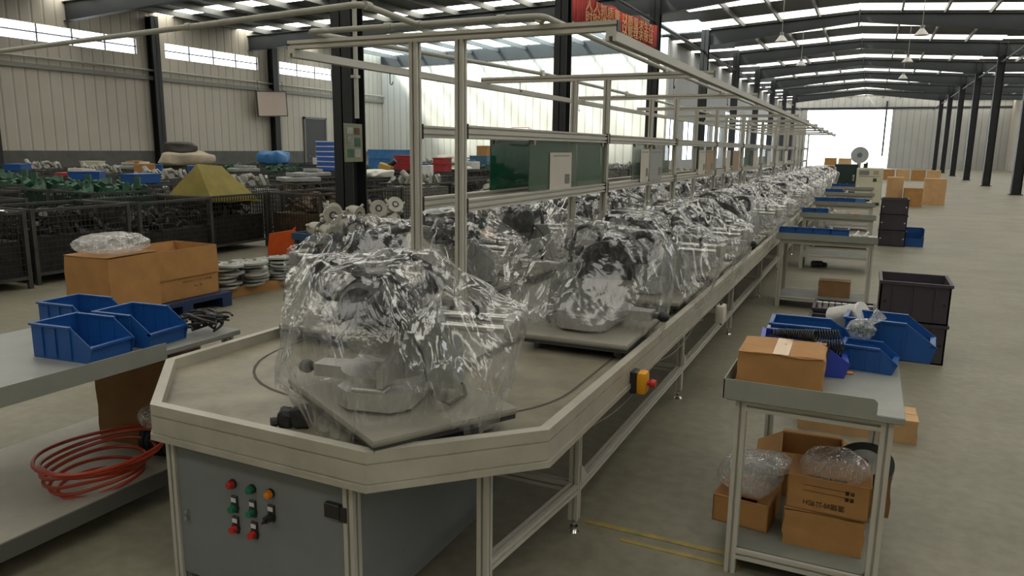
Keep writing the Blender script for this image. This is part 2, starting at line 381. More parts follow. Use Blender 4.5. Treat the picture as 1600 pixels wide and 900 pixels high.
# columns show their broad flange towards the line: turn the web across the hall
cm = column_mesh(6.9); cmw = column_mesh(6.45, .32, .34)
for k, y in enumerate(COLY):
    for x in (XC, XR):
        o = obj('steel_column', cm, None, (x, y, 0), (0, 0, R(90) if x == XC else 0))
        lab = {9.38: 'wide dark steel column near the bagged saws, with a photo board and white conduit on it'}.get(round(y, 2)) if x == XC else None
        if x == XC and abs(y-18.03) < .1: lab = 'dark steel column before the bright white wall, at the near end of the red banner'
        if x == XC and abs(y-26.68) < .1: lab = 'dark steel column at the right edge of the bright white wall, at the far end of the red banner'
        if lab: tag(o, lab, 'column')
        else: tag(o, 'dark steel roof column in the receding row along the hall', 'column', 'receding hall columns')
for y in [21.4-6.4*k for k in range(0, 5)]+[27.95, 34.3]:
    o = obj('steel_column', cmw, None, (XL+.2, y, 0), (0, 0, 0))
    lab = {21.4: 'dark wall column left of the long bright window on the far left wall', 27.95: 'dark wall column behind the tilted white board on the left wall'}.get(y)
    if lab: tag(o, lab, 'column')
    else: tag(o, 'dark steel column standing against the left wall', 'column', 'left wall columns')

# walls ------------------------------------------------------------
def wall_with_holes_y(name, x0, x1, ya, yb, z0, z1, holes, m):
    """wall slab in the y-z plane with rectangular openings (ya,yb,za,zb) sorted along y"""
    b = MB(); y = ya
    for (h0, h1, g0, g1) in sorted(holes):
        b.bb(x0, x1, y, h0, z0, z1)
        if g0 > z0: b.bb(x0, x1, h0, h1, z0, g0)
        if g1 < z1: b.bb(x0, x1, h0, h1, g1, z1)
        y = h1
    b.bb(x0, x1, y, yb, z0, z1); return struct(name, b, m)
lw = [(22.1-6.4*k, 27.2-6.4*k, 4.98, 5.55) for k in range(0, 5)]+[(28.6, 33.9, 4.95, 5.52)]
lw = [(a, c, d, e) for a, c, d, e in lw if a > YB]
wall_left = wall_with_holes_y('wall_left', XL-.25, XL, YB, YP, 1.30, 6.9, lw, WALLY)
b = MB(); b.bb(XL-.3, XL+.03, YB, YP, 0, 1.30); part('plinth', b, mat('plinth_grey', (.10, .10, .095), .8, 0, .2, 3), wall_left)
b = MB(); b.cyl((XL+.12, YB, 4.42), (XL+.12, YP, 4.42), .045, 8); part('wall_pipe', b, PVC, wall_left)
b = MB(); b.bb(XL, XL+.1, YB, YP, 4.05, 4.2); part('wall_girt', b, mat('girt_grey', (.22, .22, .2), .6), wall_left)
for i, (a, c, d, e) in enumerate(lw):
    w = MB(); w.bb(XL-.16, XL-.12, a, c, d, e); wo = struct('window_%d' % (i+1), w, WIN)
    f = MB()
    f.bb(XL-.14, XL-.04, a, c, (d+e)/2-.02, (d+e)/2+.02)
    part('transom', f, RAFT, wo)
    for k in range(5):
        yy = a+(c-a)*k/4; g = MB(); g.bb(XL-.13, XL-.08, yy-.02, yy+.02, d, e); part('mullion', g, RAFT, wo)
b = MB(); b.bb(XL+.0, XL+.06, 30.2, 31.75, 0, 2.9); dr = struct('door_1', b, mat('door_dark', (.05, .05, .055), .6))
b = MB(); b.cyl((XL+.07, 30.4, 1.05), (XL+.13, 30.4, 1.05), .03, 8); part('door_handle', b, STEEL, dr)
b = MB(); b.bb(XL-.05, XL+.09, 30.1, 30.2, 0, 3.0); b.bb(XL-.05, XL+.09, 31.75, 31.85, 0, 3.0); b.bb(XL-.05, XL+.09, 30.1, 31.85, 2.9, 3.0); part('door_frame', b, mat('frame_grey', (.16, .16, .15), .6), dr)

# bright partition wall across the left aisle
b = MB(); b.prism([(XL, 0), (-9.6, 0), (-9.6, 6.35), (XL, 6.02)], YP, YP+.2, 'y'); wp = struct('wall_partition', b, WALLW)
b = MB(); b.prism([(XL, 6.02), (-9.6, 6.35), (-9.6, roof_z(-9.6)), (XL, roof_z(XL))], YP-.05, YP+.25, 'y'); part('gable_band', b, RAFT, wp)
b = MB(); b.bb(-9.75, -9.3, YP-.1, YP+.35, 0, 6.9); part('corner_trim', b, mat('white_trim', (.62, .60, .54), .6), wp)
# side wall of the far half, with tall windows and open bays of daylight
ax = -9.6; holes = []; y = YP+1.2; i = 0
while y < YF-5:
    holes.append((y, y+2.9, 1.05, 3.3 if y < 55 else 4.3)); y += 4.325
w2 = wall_with_holes_y('wall_side', ax-.2, ax, YP+.2, YF, 0, 7.1, holes, WALLG)
for i, (a, c, d, e) in enumerate(holes):
    w = MB(); w.bb(ax-.14, ax-.1, a, c, d, e); wo = struct('window_%d' % (i+11), w, WIN)
    for k in range(3):
        yy = a+(c-a)*k/2; g = MB(); g.bb(ax-.12, ax-.05, yy-.03, yy+.03, d, e); part('mullion', g, RAFT, wo)
# far end wall with the big daylight opening
b = MB(); b.bb(-9.8, -6.6, YF, YF+.25, 0, 7.6); b.bb(-6.6, 1.6, YF, YF+.25, 5.95, 7.6); b.bb(1.6, XW, YF, YF+.25, 0, 7.6)
wf = struct('wall_far', b, corrugated('far_ribbed_wall', (.46, .46, .43), .6, 'X'))
b = MB(); b.bb(-9.8, XW, YF-.06, YF, 6.0, 6.2); part('wall_girt', b, RAFT, wf)
b = MB(); b.bb(.95, 1.12, YF-.3, YF-.15, 1.2, 6.8); part('door_rail_post', b, RAFT, wf)
# right wall
rh = [(a, a+5.2, 4.4, 5.3) for a in [YB+1.5+8.65*k for k in range(11)]]
wr = wall_with_holes_y('wall_right', XW, XW+.25, YB, YF, 0, 7.1, rh, WALLY)
for i, (a, c, d, e) in enumerate(rh):
    w = MB(); w.bb(XW+.1, XW+.14, a, c, d, e); wo = struct('window_%d' % (i+31), w, WIN)
    f = MB(); f.bb(XW+.04, XW+.14, a, c, (d+e)/2-.02, (d+e)/2+.02); part('transom', f, RAFT, wo)
b = MB(); b.bb(XL-.25, XW+.25, YB-.25, YB, 0, 7.3); struct('wall_near', b, corrugated('near_ribbed_wall', (.50, .47, .40), .42, 'X'))

# notices, boards ------------------------------------------------------
b = MB(); b.box((0, 0, 0), (.03, 1.9, 1.12)); o = thing('notice_board', 'blank pinkish-white board with dark frame hung tilted on the left wall', 'board', (XL+.45, 27.55, 2.92))
o.rotation_euler = (R(3), 0, 0)
c = part('board_panel', b, mat('board_face', (.50, .40, .34), .7), o); c.location = (0, 0, .56)
for s_, d_ in (((0, 0, 1.12), (.05, 1.96, .05)), ((0, 0, 0), (.05, 1.96, .05)), ((0, -.96, .56), (.05, .05, 1.12)), ((0, .96, .56), (.05, .05, 1.12))):
    f = MB(); f.box(s_, d_); part('frame_bar', f, DARK, o)
for s_ in (-.8, .8):
    f = MB(); f.cyl((-.05, s_, 1.1), (-.05, s_, 1.6), .012, 6); part('hanger', f, DARK, o)
o = thing('wall_notice', 'small white notice with a thin red border on the bright wall', 'notice', (-17.1, YP-.03, 1.75))
b = MB(); b.bb(-.55, .55, -.02, 0, 0, .95); part('sheet', b, WHITE, o)
for q in ((-.52, .52, .9, .93), (-.52, .52, .02, .05), (-.52, -.49, .02, .93), (.49, .52, .02, .93)):
    f = MB(); f.bb(q[0], q[1], -.027, -.018, q[2], q[3]); part('border_line', f, RED, o)
# photo board and conduit on the near column
o = thing('photo_board', 'green board of small printed photographs fixed to the wide dark column', 'board', (-7.0, 9.18, 1.36))
b = MB(); b.bb(-.0, .03, -.21, .21, 0, .56, .006); part('backing', b, mat('board_green', (.20, .21, .13), .6), o)
for k, (yy, zz, w_, h_, mm) in enumerate([(-.1, .46, .14, .09, CASTG), (.07, .45, .13, .1, HEAPB), (-.09, .31, .15, .12, HEAPS), (.08, .29, .14, .13, GREENP), (-.09, .13, .15, .12, GREENP), (.08, .13, .14, .12, CASTG)]):
    f = MB(); f.bb(.031, .035, yy-w_/2, yy+w_/2, zz-h_/2, zz+h_/2); part('photo_print', f, mm, o)
o = thing('conduit_pipe', 'thin white conduit running down the wide dark column', 'pipe', (-6.95, 9.24, 2.0))
b = MB(); b.cyl((0, 0, 0), (0, 0, 4.6), .035, 10); part('tube', b, PVC, o)
for z in (.6, 2.0, 3.4):
    f = MB(); f.bb(-.06, .04, -.05, .05, z-.02, z+.02); part('clip', f, PVC, o)
# red banner between two columns
o = thing('red_banner', 'long red cloth banner with gold lettering strung between dark columns', 'banner', (XC+.2, 22.2, 4.86))
b = MB(); n = 40
for i in range(n):
    def pt(i, z): y = -4.15+8.3*i/n; return (.03*math.sin(i*.9), y, z+.62*((i/n)-.5)*.55+.03*math.sin(i*.5))
    b.quad(pt(i, 0), pt(i+1, 0), pt(i+1, .72), pt(i, .72))
c = part('cloth', b, REDC, o, ang=80); md = c.modifiers.new('thickness', 'SOLIDIFY'); md.thickness = .006
for row, (txt, z, sz) in enumerate((('人人抓质量 以质量求生存', .50, .30), ('时时讲安全 以管理求效益', .20, .30))):
    me = text_mesh(txt, sz*1.12, GOLD, .004)
    for v in me.vertices: v.co.x *= 1.75
    c = obj('lettering', me, o, (.055, 0, z), (R(90), 0, R(90))); c.rotation_euler = (Matrix.Rotation(R(2.35), 3, 'X') @ Euler((R(90), 0, R(90))).to_matrix()).to_euler()
for s_ in (-4.15, 4.15):
    f = MB(); z = .36+.62*(s_/8.3)*.55; f.cyl((0, s_, z-.36), (-.02, s_, z+.4), .02, 6); f.cyl((0, s_, z+.3), (-.1, s_*1.02, z+.5), .01, 6); part('end_pole', f, COLM, o)
# ceiling fans / lamps hung in the nave
for k, (x, y) in enumerate([(1.2, 30.4), (1.1, 39.0), (1.2, 47.5), (-3.4, 39.0), (-3.4, 30.4)]):
    o = thing('pendant_lamp', 'bell-shaped lamp hanging on a thin rod from the roof, ' + ['nearest one right of the ridge', 'middle one right of the ridge', 'farthest one right of the ridge', 'farther one left of the ridge', 'nearer one left of the ridge'][k], 'lamp', (x, y, 5.6), 0, 'hall pendant lamps')
    b = MB(); b.cyl((0, 0, .32), (0, 0, roof_z(x)-5.6), .014, 6); part('rod', b, PVC, o)
    b = MB(); b.cyl((0, 0, 0), (0, 0, .22), .24, 16, .07, caps=False); part('lamp_shade', b, WHITE, o)
    b = MB(); b.cyl((0, 0, .2), (0, 0, .34), .07, 10); part('lamp_holder', b, CASTG, o)
# ================================================================== the assembly line
X0, X1, Y0, Y1, CH = -2.625, -.865, 1.705, 24.3, .42
ZR, ZD = .70, .655
path = [(X0, Y0+CH), (X0+CH, Y0), (X1-CH, Y0), (X1, Y0+CH), (X1, Y1-CH), (X1-CH, Y1), (X0+CH, Y1), (X0, Y1-CH)]
# rim cross-section: (inward depth, z)
SEC = [(0, .70), (.036, .70), (.036, .645), (.012, .645), (.012, .575), (.002, .575), (-.006, .57), (-.006, .592), (.003, .592), (.003, .596), (0, .596), (0, .657), (.004, .657), (.004, .662), (0, .662)]
line = thing('assembly_line', 'long aluminium conveyor table with an octagonal near end carrying bagged saws', 'conveyor')
n = len(path); P2 = [Vector(p) for p in path]
def miter(i):
    a, b_, c = P2[i-1], P2[i], P2[(i+1) % n]
    d1, d2 = (b_-a).normalized(), (c-b_).normalized()
    n1, n2 = Vector((-d1.y, d1.x)), Vector((-d2.y, d2.x)); m_ = (n1+n2); m_.normalize(); return m_/max(.3, m_.dot(n1))
MIT = [miter(i) for i in range(n)]
for i in range(n):
    b = MB(); j = (i+1) % n
    A = [b.bm.verts.new((*(P2[i]+MIT[i]*d), z)) for d, z in SEC]; B = [b.bm.verts.new((*(P2[j]+MIT[j]*d), z)) for d, z in SEC]
    for k in range(len(SEC)):
        l = (k+1) % len(SEC); b.bm.faces.new((A[k], A[l], B[l], B[k]))
    b.bm.faces.new(A[::-1]); b.bm.faces.new(B)
    part('rim_rail', b, RIMM, line, ang=20)
b = MB(); b.prism([tuple(P2[i]+MIT[i]*.013) for i in range(n)], ZD-.03, ZD); part('deck', b, DECK, line)
# centre divider and chain slots
b = MB(); b.bb(-1.99, -1.50, 2.70, Y1-1.0, ZD, ZD+.03, .004); part('centre_divider', b, mat('divider_plate', (.30, .295, .26), .45, .2, .12, 4), line)
def rrect(x0, x1, y0, y1, r, k=10):
    pts = []
    for cx, cy, a0 in ((x1-r, y0+r, -90), (x1-r, y1-r, 0), (x0+r, y1-r, 90), (x0+r, y0+r, 180)):
        for i in range(k+1):
            a = R(a0+90*i/k); pts.append((cx+r*math.cos(a), cy+r*math.sin(a)))
    return pts
lo = rrect(-2.43, -.985, 2.10, Y1-.4, .55); b = MB()
for i in range(len(lo)):
    p, q = Vector(lo[i]), Vector(lo[(i+1) % len(lo)]); d = (q-p).normalized(); nn = Vector((-d.y, d.x))*.006
    b.quad((*(p-nn), ZD+.0015), (*(q-nn), ZD+.0015), (*(q+nn), ZD+.0015), (*(p+nn), ZD+.0015))
part('chain_slot', b, mat('slot_dark', (.07, .065, .05), .7), line)
# legs, feet, stretchers
LEGY = [2.76+1.925*k for k in range(11)]
legs = [(-1.06, 2.05)]+[(x, y) for y in LEGY for x in (-1.0, -2.49)]
fm = MB(); fm.cyl((0, 0, 0), (0, 0, .012), .027, 14, .02); fm.cyl((0, 0, .012), (0, 0, .022), .018, 12); fm.cyl((0, 0, .02), (0, 0, .06), .006, 8); fm.cyl((0, 0, .035), (0, 0, .044), .012, 6); fm = fm.mesh('levelling_foot', CHROME)
for x, y in legs:
    l = prof('leg', (x, y, .055), (x, y, .60), line)
    f = obj('levelling_foot', fm, line, (x, y, 0))
for y in LEGY:
    prof('cross_stretcher', (-2.47, y, .20), (-1.02, y, .20), line)
    prof('cross_stretcher', (-2.47, y, .585), (-1.02, y, .585), line)
for x in (-1.0, -2.49):
    ys = [2.05 if x > -2 else 2.3]+LEGY
    for a, c in zip(ys[:-1], ys[1:]):
        xx = -1.06 if (x > -2 and a == 2.05) else x
        prof('long_stretcher', (xx, a+.02, .20), (x, c-.02, .20), line)
bm_ = MB(); bm_.prism([(0, 0), (.07, 0), (.07, .012), (.012, .07), (0, .07)], -.008, .008, 'y'); bm_ = bm_.mesh('gusset', ALU)
for y in LEGY[:6]: obj('gusset', bm_, line, (-.98, y, .225), (0, 0, R(90)))
# thin cable slung below the rim
b = MB(); pts = []
for i in range(40):
    t = i/39; y = 2.55+2.2*t; pts.append((-.88, y, .555-.05*abs(math.sin(t*math.pi*2.2))))
b.tube(pts, .003, 5); part('slung_cable', b, mat('cable_grey', (.25, .24, .2), .5), line)

# control cabinet under the near end
cab = thing('control_cabinet', 'grey control cabinet with coloured push buttons under the near end of the line', 'cabinet')
b = MB(); b.bb(-2.165, -1.415, 1.765, 1.775, .04, .565); door = part('door', b, PANEL, cab)
b = MB(); b.bb(-1.392, -1.384, 1.80, 2.70, .04, .565); part('side_panel', b, PANEL, cab)
b = MB(); b.bb(-2.196, -2.188, 1.80, 2.70, .04, .565); part('side_panel', b, PANEL, cab)
b = MB(); b.bb(-2.18, -1.40, 2.69, 2.70, .04, .565); part('back_panel', b, PANEL, cab)
for x in (-2.185, -1.395):
    for y in (1.775, 2.695): prof('corner_post', (x, y, 0), (x, y, .568), cab)
for z in (.035, .55):
    prof('frame_bar', (-2.165, 1.80, z), (-1.415, 1.80, z), cab, w=.7, h=.7)
# buttons
def lamp_button(x, z, m, kind):
    b = MB(); b.cyl((x, 1.766, z), (x, 1.756, z), .0165, 20); base = part('lamp_bezel' if kind == 'lamp' else 'button_bezel', b, BLACK, door)
    b = MB()
    if kind == 'lamp':
        b.cyl((x, 1.757, z), (x, 1.742, z), .0145, 20, .013); b.ball((x, 1.742, z), .013, 16, (1, .45, 1)); part('indicator_lamp', b, m, door)
    elif kind == 'push':
        b.cyl((x, 1.757, z), (x, 1.736, z), .0125, 20, .0118); part('push_button', b, m, door)
    else:
        b.cyl((x, 1.757, z), (x, 1.732, z), .0135, 18); b.box((x, 1.726, z), (.007, .016, .026), Euler((0, R(35), 0)), .002); part('selector_switch', b, BLACK, door)
    if kind != 'lamp':
        b = MB(); b.bb(x-.014, x+.014, 1.757, 1.766, z-.018, z+.044, .002); part('label_holder', b, BLACK, door)
        b = MB(); b.bb(x-.0105, x+.0105, 1.7552, 1.758, z+.022, z+.037); part('label_plate', b, WHITE, door)
for x, z, m, k in [(-1.893, .445, RED, 'lamp'), (-1.805, .445, GREEN, 'lamp'), (-1.722, .447, ORANGE, 'lamp'), (-1.889, .357, GREEN, 'push'), (-1.805, .36, GREEN, 'push'),
                   (-1.722, .362, BLACK, 'sel'), (-1.889, .28, RED, 'push'), (-1.803, .28, RED, 'push')]: lamp_button(x, z, m, k)
b = MB(); b.bb(-1.485, -1.425, 1.745, 1.767, .425, .475, .003); b.bb(-1.43, -1.40, 1.75, 1.76, .42, .47); part('hinge_block', b, BLACK, door)
b = MB(); b.cyl((-2.125, 1.766, .29), (-2.125, 1.752, .29), .007, 10); b.bb(-2.130, -2.120, 1.75, 1.768, .255, .272); part('lock', b, STEEL, door)
rebase(cab, (-1.79, 2.23, 0))
rebase(line, (-1.745, 13.0, 0))

# emergency stop boxes and socket box on the rim
def estop(y, lab):
    o = thing('emergency_stop', lab, 'switch', (-.865, y, .545))
    b = MB(); b.bb(0, .028, -.034, .034, 0, .10, .004); part('back_box', b, BLACK, o)
    b = MB(); b.bb(.028, .072, -.034, .034, 0, .10, .012, 2); part('front_box', b, YELLOW, o)
    b = MB(); b.cyl((.072, 0, .05), (.088, 0, .05), .011, 14); b.cyl((.086, 0, .05), (.092, 0, .05), .017, 18, .021); b.cyl((.092, 0, .05), (.108, 0, .05), .021, 18, .017); part('mushroom_button', b, RED, o)
    return o
estop(3.08, 'yellow emergency stop box with red mushroom button on the near rim')
o = thing('socket_box', 'small cream socket box hanging below the rim past the emergency stop', 'box', (-.86, 5.12, .44))
b = MB(); b.bb(0, .055, -.06, .06, 0, .12, .008, 2); part('housing', b, mat('cream_box', (.60, .58, .48), .5), o)
b = MB(); b.bb(.02, .03, -.02, .02, .12, .14); part('hanger', b, BLACK, o); b = MB(); b.cyl((.03, 0, 0), (.03, 0, -.02), .008, 8); part('gland', b, BLACK, o)

# ------------------------------------------------------------------ overhead frame
frame = thing('overhead_frame', 'aluminium gantry frame of paired posts, rails and cross beams above the conveyor', 'frame')
FY = [2.94+2.02*k for k in range(11)]
PXL, PXR = -1.885, -1.65
for y in FY:
    for x in (PXL, PXR): prof('post', (x, y, ZD+.03), (x, y, 2.055), frame)
    prof('cross_beam', (-2.60, y, 2.075), (-.943, y, 2.075), frame)
ec = MB(); ec.bb(-.002, .002, -.02, .02, -.02, .02); ec = ec.mesh('end_cap', BLACK)
for y in FY:
    obj('end_cap', ec, frame, (-.941, y, 2.075)); obj('end_cap', ec, frame, (-2.602, y, 2.075))
br = MB(); br.bb(-.012, .012, -.006, .006, -.034, .034, .002); br = br.mesh('rail_bracket', BLACK)
for k in range(len(FY)-1):
    a, c = FY[k]+.022, FY[k+1]-.022
    for x in (PXL, PXR):
        for z in (1.668, 1.338):
            prof('mid_rail', (x, a, z), (x, c, z), frame, PROFW, spin=R(90))
            for yy in (a+.004, c-.004): obj('rail_bracket', br, frame, (x+.012, yy, z))
# lamp rails slung under the beam ends
lr = MB(); lr.prism([(-.022, 0), (.022, 0), (.022, -.038), (.008, -.038), (.008, -.02), (-.008, -.02), (-.008, -.038), (-.022, -.038)], FY[0]-.02, FY[-1]+.02, 'y'); lr = lr.mesh('lamp_rail', mat('rail_cream', (.56, .55, .49), .45, .2, .05, 3))
for x in (-.965, -2.578): obj('lamp_rail', lr, frame, (x, 0, 2.055))
rebase(frame, (-1.77, 13.0, ZD+.03))

# pipes resting on the beams
o = thing('air_pipe', 'grey plastic pipe header with bends lying on the overhead frame', 'pipe')
def bend(pts, r=.05, k=5):
    out = [Vector(pts[0])]
    for i in range(1, len(pts)-1):
        a, p, c = Vector(pts[i-1]), Vector(pts[i]), Vector(pts[i+1]); u = (a-p).normalized(); w = (c-p).normalized()
        for j in range(k+1):
            t = j/k; q0 = p+u*r*(1-t); q1 = p+w*r*t; out.append(q0*(1-t)+q1*t)
    out.append(Vector(pts[-1])); return out
ZP = 2.112
b = MB(); b.tube(bend([(-2.13, 23.2, ZP), (-2.13, 5.0, ZP), (-2.40, 2.83, ZP), (-1.22, 2.83, ZP), (-1.26, 5.0, ZP), (-1.26, 23.2, ZP)]), .0125, 12); part('header_pipe', b, PVC, o)
b = MB(); b.tube(bend([(-1.80, 2.83, ZP), (-1.745, 2.36, ZP), (-3.3, 2.59, ZP), (-25.95, 5.73, ZP)]), .0125, 12); part('feed_pipe', b, PVC, o)
for p, d in [((-1.80, 2.83), (1, 0)), ((-1.95, 2.83), (1, 0)), ((-1.4, 2.83), (1, 0)), ((-1.745, 2.40), (0, 1)), ((-2.36, 2.84), (1, 0)), ((-1.26, 2.9), (0, 1)), ((-2.8, 2.515), (1, -.14))]:
    b = MB(); d = Vector((*d, 0)).normalized()*.018; c = Vector((*p, ZP)); b.cyl(c-d, c+d, .0165, 14); part('pipe_coupling', b, PVC, o)
for y in FY[1:8]:
    for x in (-1.26, -2.13):
        b = MB(); b.bb(x-.012, x+.012, y-.02, y+.02, 2.095, 2.135, .003); part('pipe_clip', b, WHITE, o)
rebase(o, (-1.77, 2.83, 2.096))
# hooks hanging from the left lamp rail and the beams
hk = MB(); hk.tube([(0, 0, 0), (0, 0, -.05)]+[(.0, .014-.014*math.cos(R(a)), -.05-.014*math.sin(R(a))) for a in range(0, 225, 25)], .0028, 6); hk = hk.mesh('steel_hook', DARK)
for k, (x, y, z) in enumerate([(-2.578, 3.75, 2.018), (-2.578, 4.55, 2.018), (-2.30, 4.96, 2.055), (-2.578, 6.9, 2.018), (-1.20, 4.96, 2.055), (-1.20, 6.98, 2.055)]):
    o = obj('steel_hook', hk, None, (x, y, z)); tag(o, ['dark open hook hanging from the left rail between the first two posts', 'small dark hook on the left rail just short of the second beam', 'small dark hook under the second cross beam, left end', 'small dark hook far down the left rail', 'small dark hook under the second cross beam, right end', 'small dark hook under the third cross beam, right end'][k], 'hook')

# translucent boards, papers hung between the mid rails
def board(name, x, y0, y1, m, lab, group=None):
    o = thing(name, lab, 'board', (x, (y0+y1)/2, 1.366), 0, group)
    b = MB(); b.bb(-.003, .003, -(y1-y0)/2, (y1-y0)/2, 0, .276); part('acrylic_sheet', b, m, o)
    for yy in (-(y1-y0)/2+.05, (y1-y0)/2-.05):
        b = MB(); b.bb(-.006, .012, yy-.012, yy+.012, .25, .285, .002); part('clip', b, STEEL, o)
    return o
board('acrylic_board', PXL, 3.69, 4.9, GLASSG, 'dark green see-through acrylic board hung on the rear rails of the first bay')
board('acrylic_board', PXR, 3.685, 4.93, GLASSL, 'pale green see-through acrylic board hung on the front rails of the first bay')
def paper(x, y0, y1, z0, z1, lab, m=PAPER, group=None, mark=True):
    o = thing('work_sheet', lab, 'paper', (x, (y0+y1)/2, z0), 0, group)
    w = (y1-y0)/2; h = z1-z0
    b = MB(); b.bb(0, .0025, -w, w, 0, h); part('sheet', b, m, o)
    if mark:
        b = MB(); b.bb(.0026, .0034, w*.35, w*.82, h*.16, h*.42); part('printed_drawing', b, mat('print_grey', (.22, .21, .19), .8, 0, .6, 60), o)
        b = MB(); b.bb(.0026, .0034, -w*.75, w*.75, h*.90, h*.925); part('printed_heading', b, mat('print_grey', (.22, .21, .19), .8), o)
    return o
paper(PXR+.006, 3.96, 4.30, 1.356, 1.575, 'tall beige work sheet with a printed corner drawing clipped on the pale green board')
bay = [(5.05, 5.55, GLASSG, PXL), (5.62, 6.05, GLASSL, PXR), (7.1, 7.75, GLASSL, PXL), (9.2, 10.4, GLASSG, PXL), (11.3, 12.2, GLASSL, PXR), (13.2, 14.5, GLASSG, PXL), (15.3, 16.4, GLASSL, PXL), (17.4, 18.5, GLASSG, PXL)]
for k, (a, c, m, x) in enumerate(bay):
    board('acrylic_board', x, a, c, m, ['dark green acrylic board at the start of the second bay', 'clear greenish acrylic board in the middle of the second bay', 'clear greenish acrylic board at the start of the third bay'][k] if k < 3 else 'greenish acrylic board hung on the rails in the far bays', None if k < 3 else 'far acrylic boards')
for k, (a, c, m) in enumerate([(5.75, 5.98, PAPER), (6.02, 6.42, mat('paper_grey', (.36, .37, .35), .7)), (7.95, 8.3, PAPER), (8.35, 8.75, mat('paper_tan', (.42, .30, .2), .8)), (9.6, 9.9, PAPER), (10.1, 10.6, mat('paper_tan', (.42, .30, .2), .8)), (12.0, 12.5, PAPER), (13.7, 14.1, WHITE), (15.0, 15.5, PAPER), (16.6, 17.2, WHITE)]):
    lab = ['narrow beige sheet on the front rail of the second bay', 'wide grey sheet beside the narrow beige one in the second bay', 'beige sheet at the middle of the third bay', 'tan sheet right of the beige one in the third bay'][k] if k < 4 else 'work sheet clipped to the front rail in the far bays'
    paper(PXR+.03, a, c, 1.345, 1.60, lab, m, None if k < 4 else 'far work sheets', k < 4)
# ================================================================== mitre saws, pallets, film bags
def saw_parts(parent):
    """sliding mitre saw; +y is the rear where the slide rails stick out; base sits on z = 0"""
    b = MB(); poly = [(-.25, -.07), (-.20, -.13), (.20, -.13), (.25, -.07), (.25, .08), (.19, .13), (-.19, .13), (-.25, .08)]
    b.prism(poly, .012, .072); b.bb(-.245, -.19, -.06, .06, .07, .085, .004); b.bb(.19, .245, -.06, .06, .07, .085, .004)
    for x in (-.19, .19):
        for y in (-.09, .09): b.cyl((x, y, 0), (x, y, .014), .02, 10)
    part('base', b, CAST, parent)
    b = MB(); b.cyl((0, -.03, .068), (0, -.03, .092), .165, 32); b.prism([(-.055, -.14), (.055, -.14), (.04, -.30), (-.04, -.30)], .045, .09); part('turntable', b, CAST, parent)
    b = MB(); b.cyl((0, -.295, .065), (0, -.335, .065), .014, 10); b.ball((0, -.35, .065), .026, 12, (1, 1.2, 1)); part('mitre_knob', b, BLACK, parent)
    for s in (-1, 1):
        b = MB(); b.prism([(s*.025, .092), (s*.25, .092), (s*.25, .15), (s*.12, .185), (s*.025, .14)], .035, .055, 'y'); part('fence', b, CAST, parent)
    b = MB(); b.prism([(.06, .05), (.24, .05), (.22, .20), (.17, .30), (.09, .30), (.05, .20)], -.065, .065, 'x'); b.cyl((-.075, .14, .24), (.075, .14, .24), .05, 18); part('pivot_bracket', b, CASTG, parent)
    for x, z, y1 in ((-.032, .285, .42), (.032, .262, .42)):
        b = MB(); b.cyl((x, -.06, z), (x, y1, z), .0155, 14); part('slide_rail', b, STEEL, parent)
    b = MB(); b.bb(-.07, .07, .41, .445, .235, .31, .008); part('rail_end_block', b, CAST, parent)
    b = MB(); b.cyl((0, .30, .285), (0, .30, .335), .008, 8); b.box((0, .30, .345), (.07, .018, .022), None, .006); part('clamp_knob', b, BLACK, parent)
    b = MB(); b.bb(-.055, .06, -.09, .07, .235, .34, .014); b.cyl((.02, -.05, .32), (.09, -.05, .32), .062, 20); part('gearbox', b, MOTOR, parent)
    b = MB(); b.cyl((.08, -.03, .345), (.25, -.01, .365), .078, 24); b.cyl((.245, -.01, .364), (.285, -.005, .369), .078, 24, .058)
    for k in range(10):
        a = R(36*k); b.box((.17, -.02+.078*math.cos(a), .355+.078*math.sin(a)), (.13, .008, .008), Euler((a, 0, 0)))
    part('motor', b, MOTOR, parent)
    # upper guard: half lens
    poly = [(-.07+.152*math.cos(R(a)), .27+.152*math.sin(R(a))) for a in range(-15, 200, 12)]
    b = MB(); b.prism(poly, -.075, -.005, 'x'); b.cyl((-.082, -.07, .30), (-.004, -.07, .30), .05, 18); part('blade_guard', b, MOTOR, parent)
    b = MB(); b.cyl((-.041, -.07, .262), (-.038, -.07, .262), .146, 40); blade = part('saw_blade', b, STEEL, parent)
    b = MB(); b.cyl((-.055, -.07, .262), (-.03, -.07, .262), .022, 12); part('arbor_nut', b, BLACK, blade)
    poly = [(-.07+.165*math.cos(R(a)), .262+.165*math.sin(R(a))) for a in range(165, 375, 12)]
    b = MB(); b.prism(poly, -.066, -.062, 'x'); b.prism(poly, -.018, -.014, 'x'); part('lower_guard', b, SMOKE, parent)
    b = MB(); b.tube([(0, -.10, .40), (0, -.17, .445), (0, -.25, .465), (0, -.30, .43), (0, -.30, .37), (0, -.25, .335), (0, -.17, .335), (0, -.12, .35)], [.022, .022, .021, .02, .02, .02, .022, .024], 12); part('handle', b, BLACK, parent)
    b = MB(); b.tube([(-.01, -.02, .415), (-.01, 0, .47), (-.01, .06, .49), (-.01, .12, .46), (-.01, .14, .30)], .014, 10); part('carry_handle', b, BLACK, parent)
    b = MB(); b.cyl((-.04, .07, .36), (-.04, .16, .40), .028, 14, .032); part('dust_port', b, BLACK, parent)
    pts = [(.12, .08, .30), (.17, .16, .20), (.19, .20, .06), (.12, .24, .015), (0, .26, .012), (-.10, .22, .012), (-.16, .18, .012), (-.20, .16, .03)]
    b = MB(); b.tube(pts, .0055, 6); part('power_cord', b, BLACK, parent)

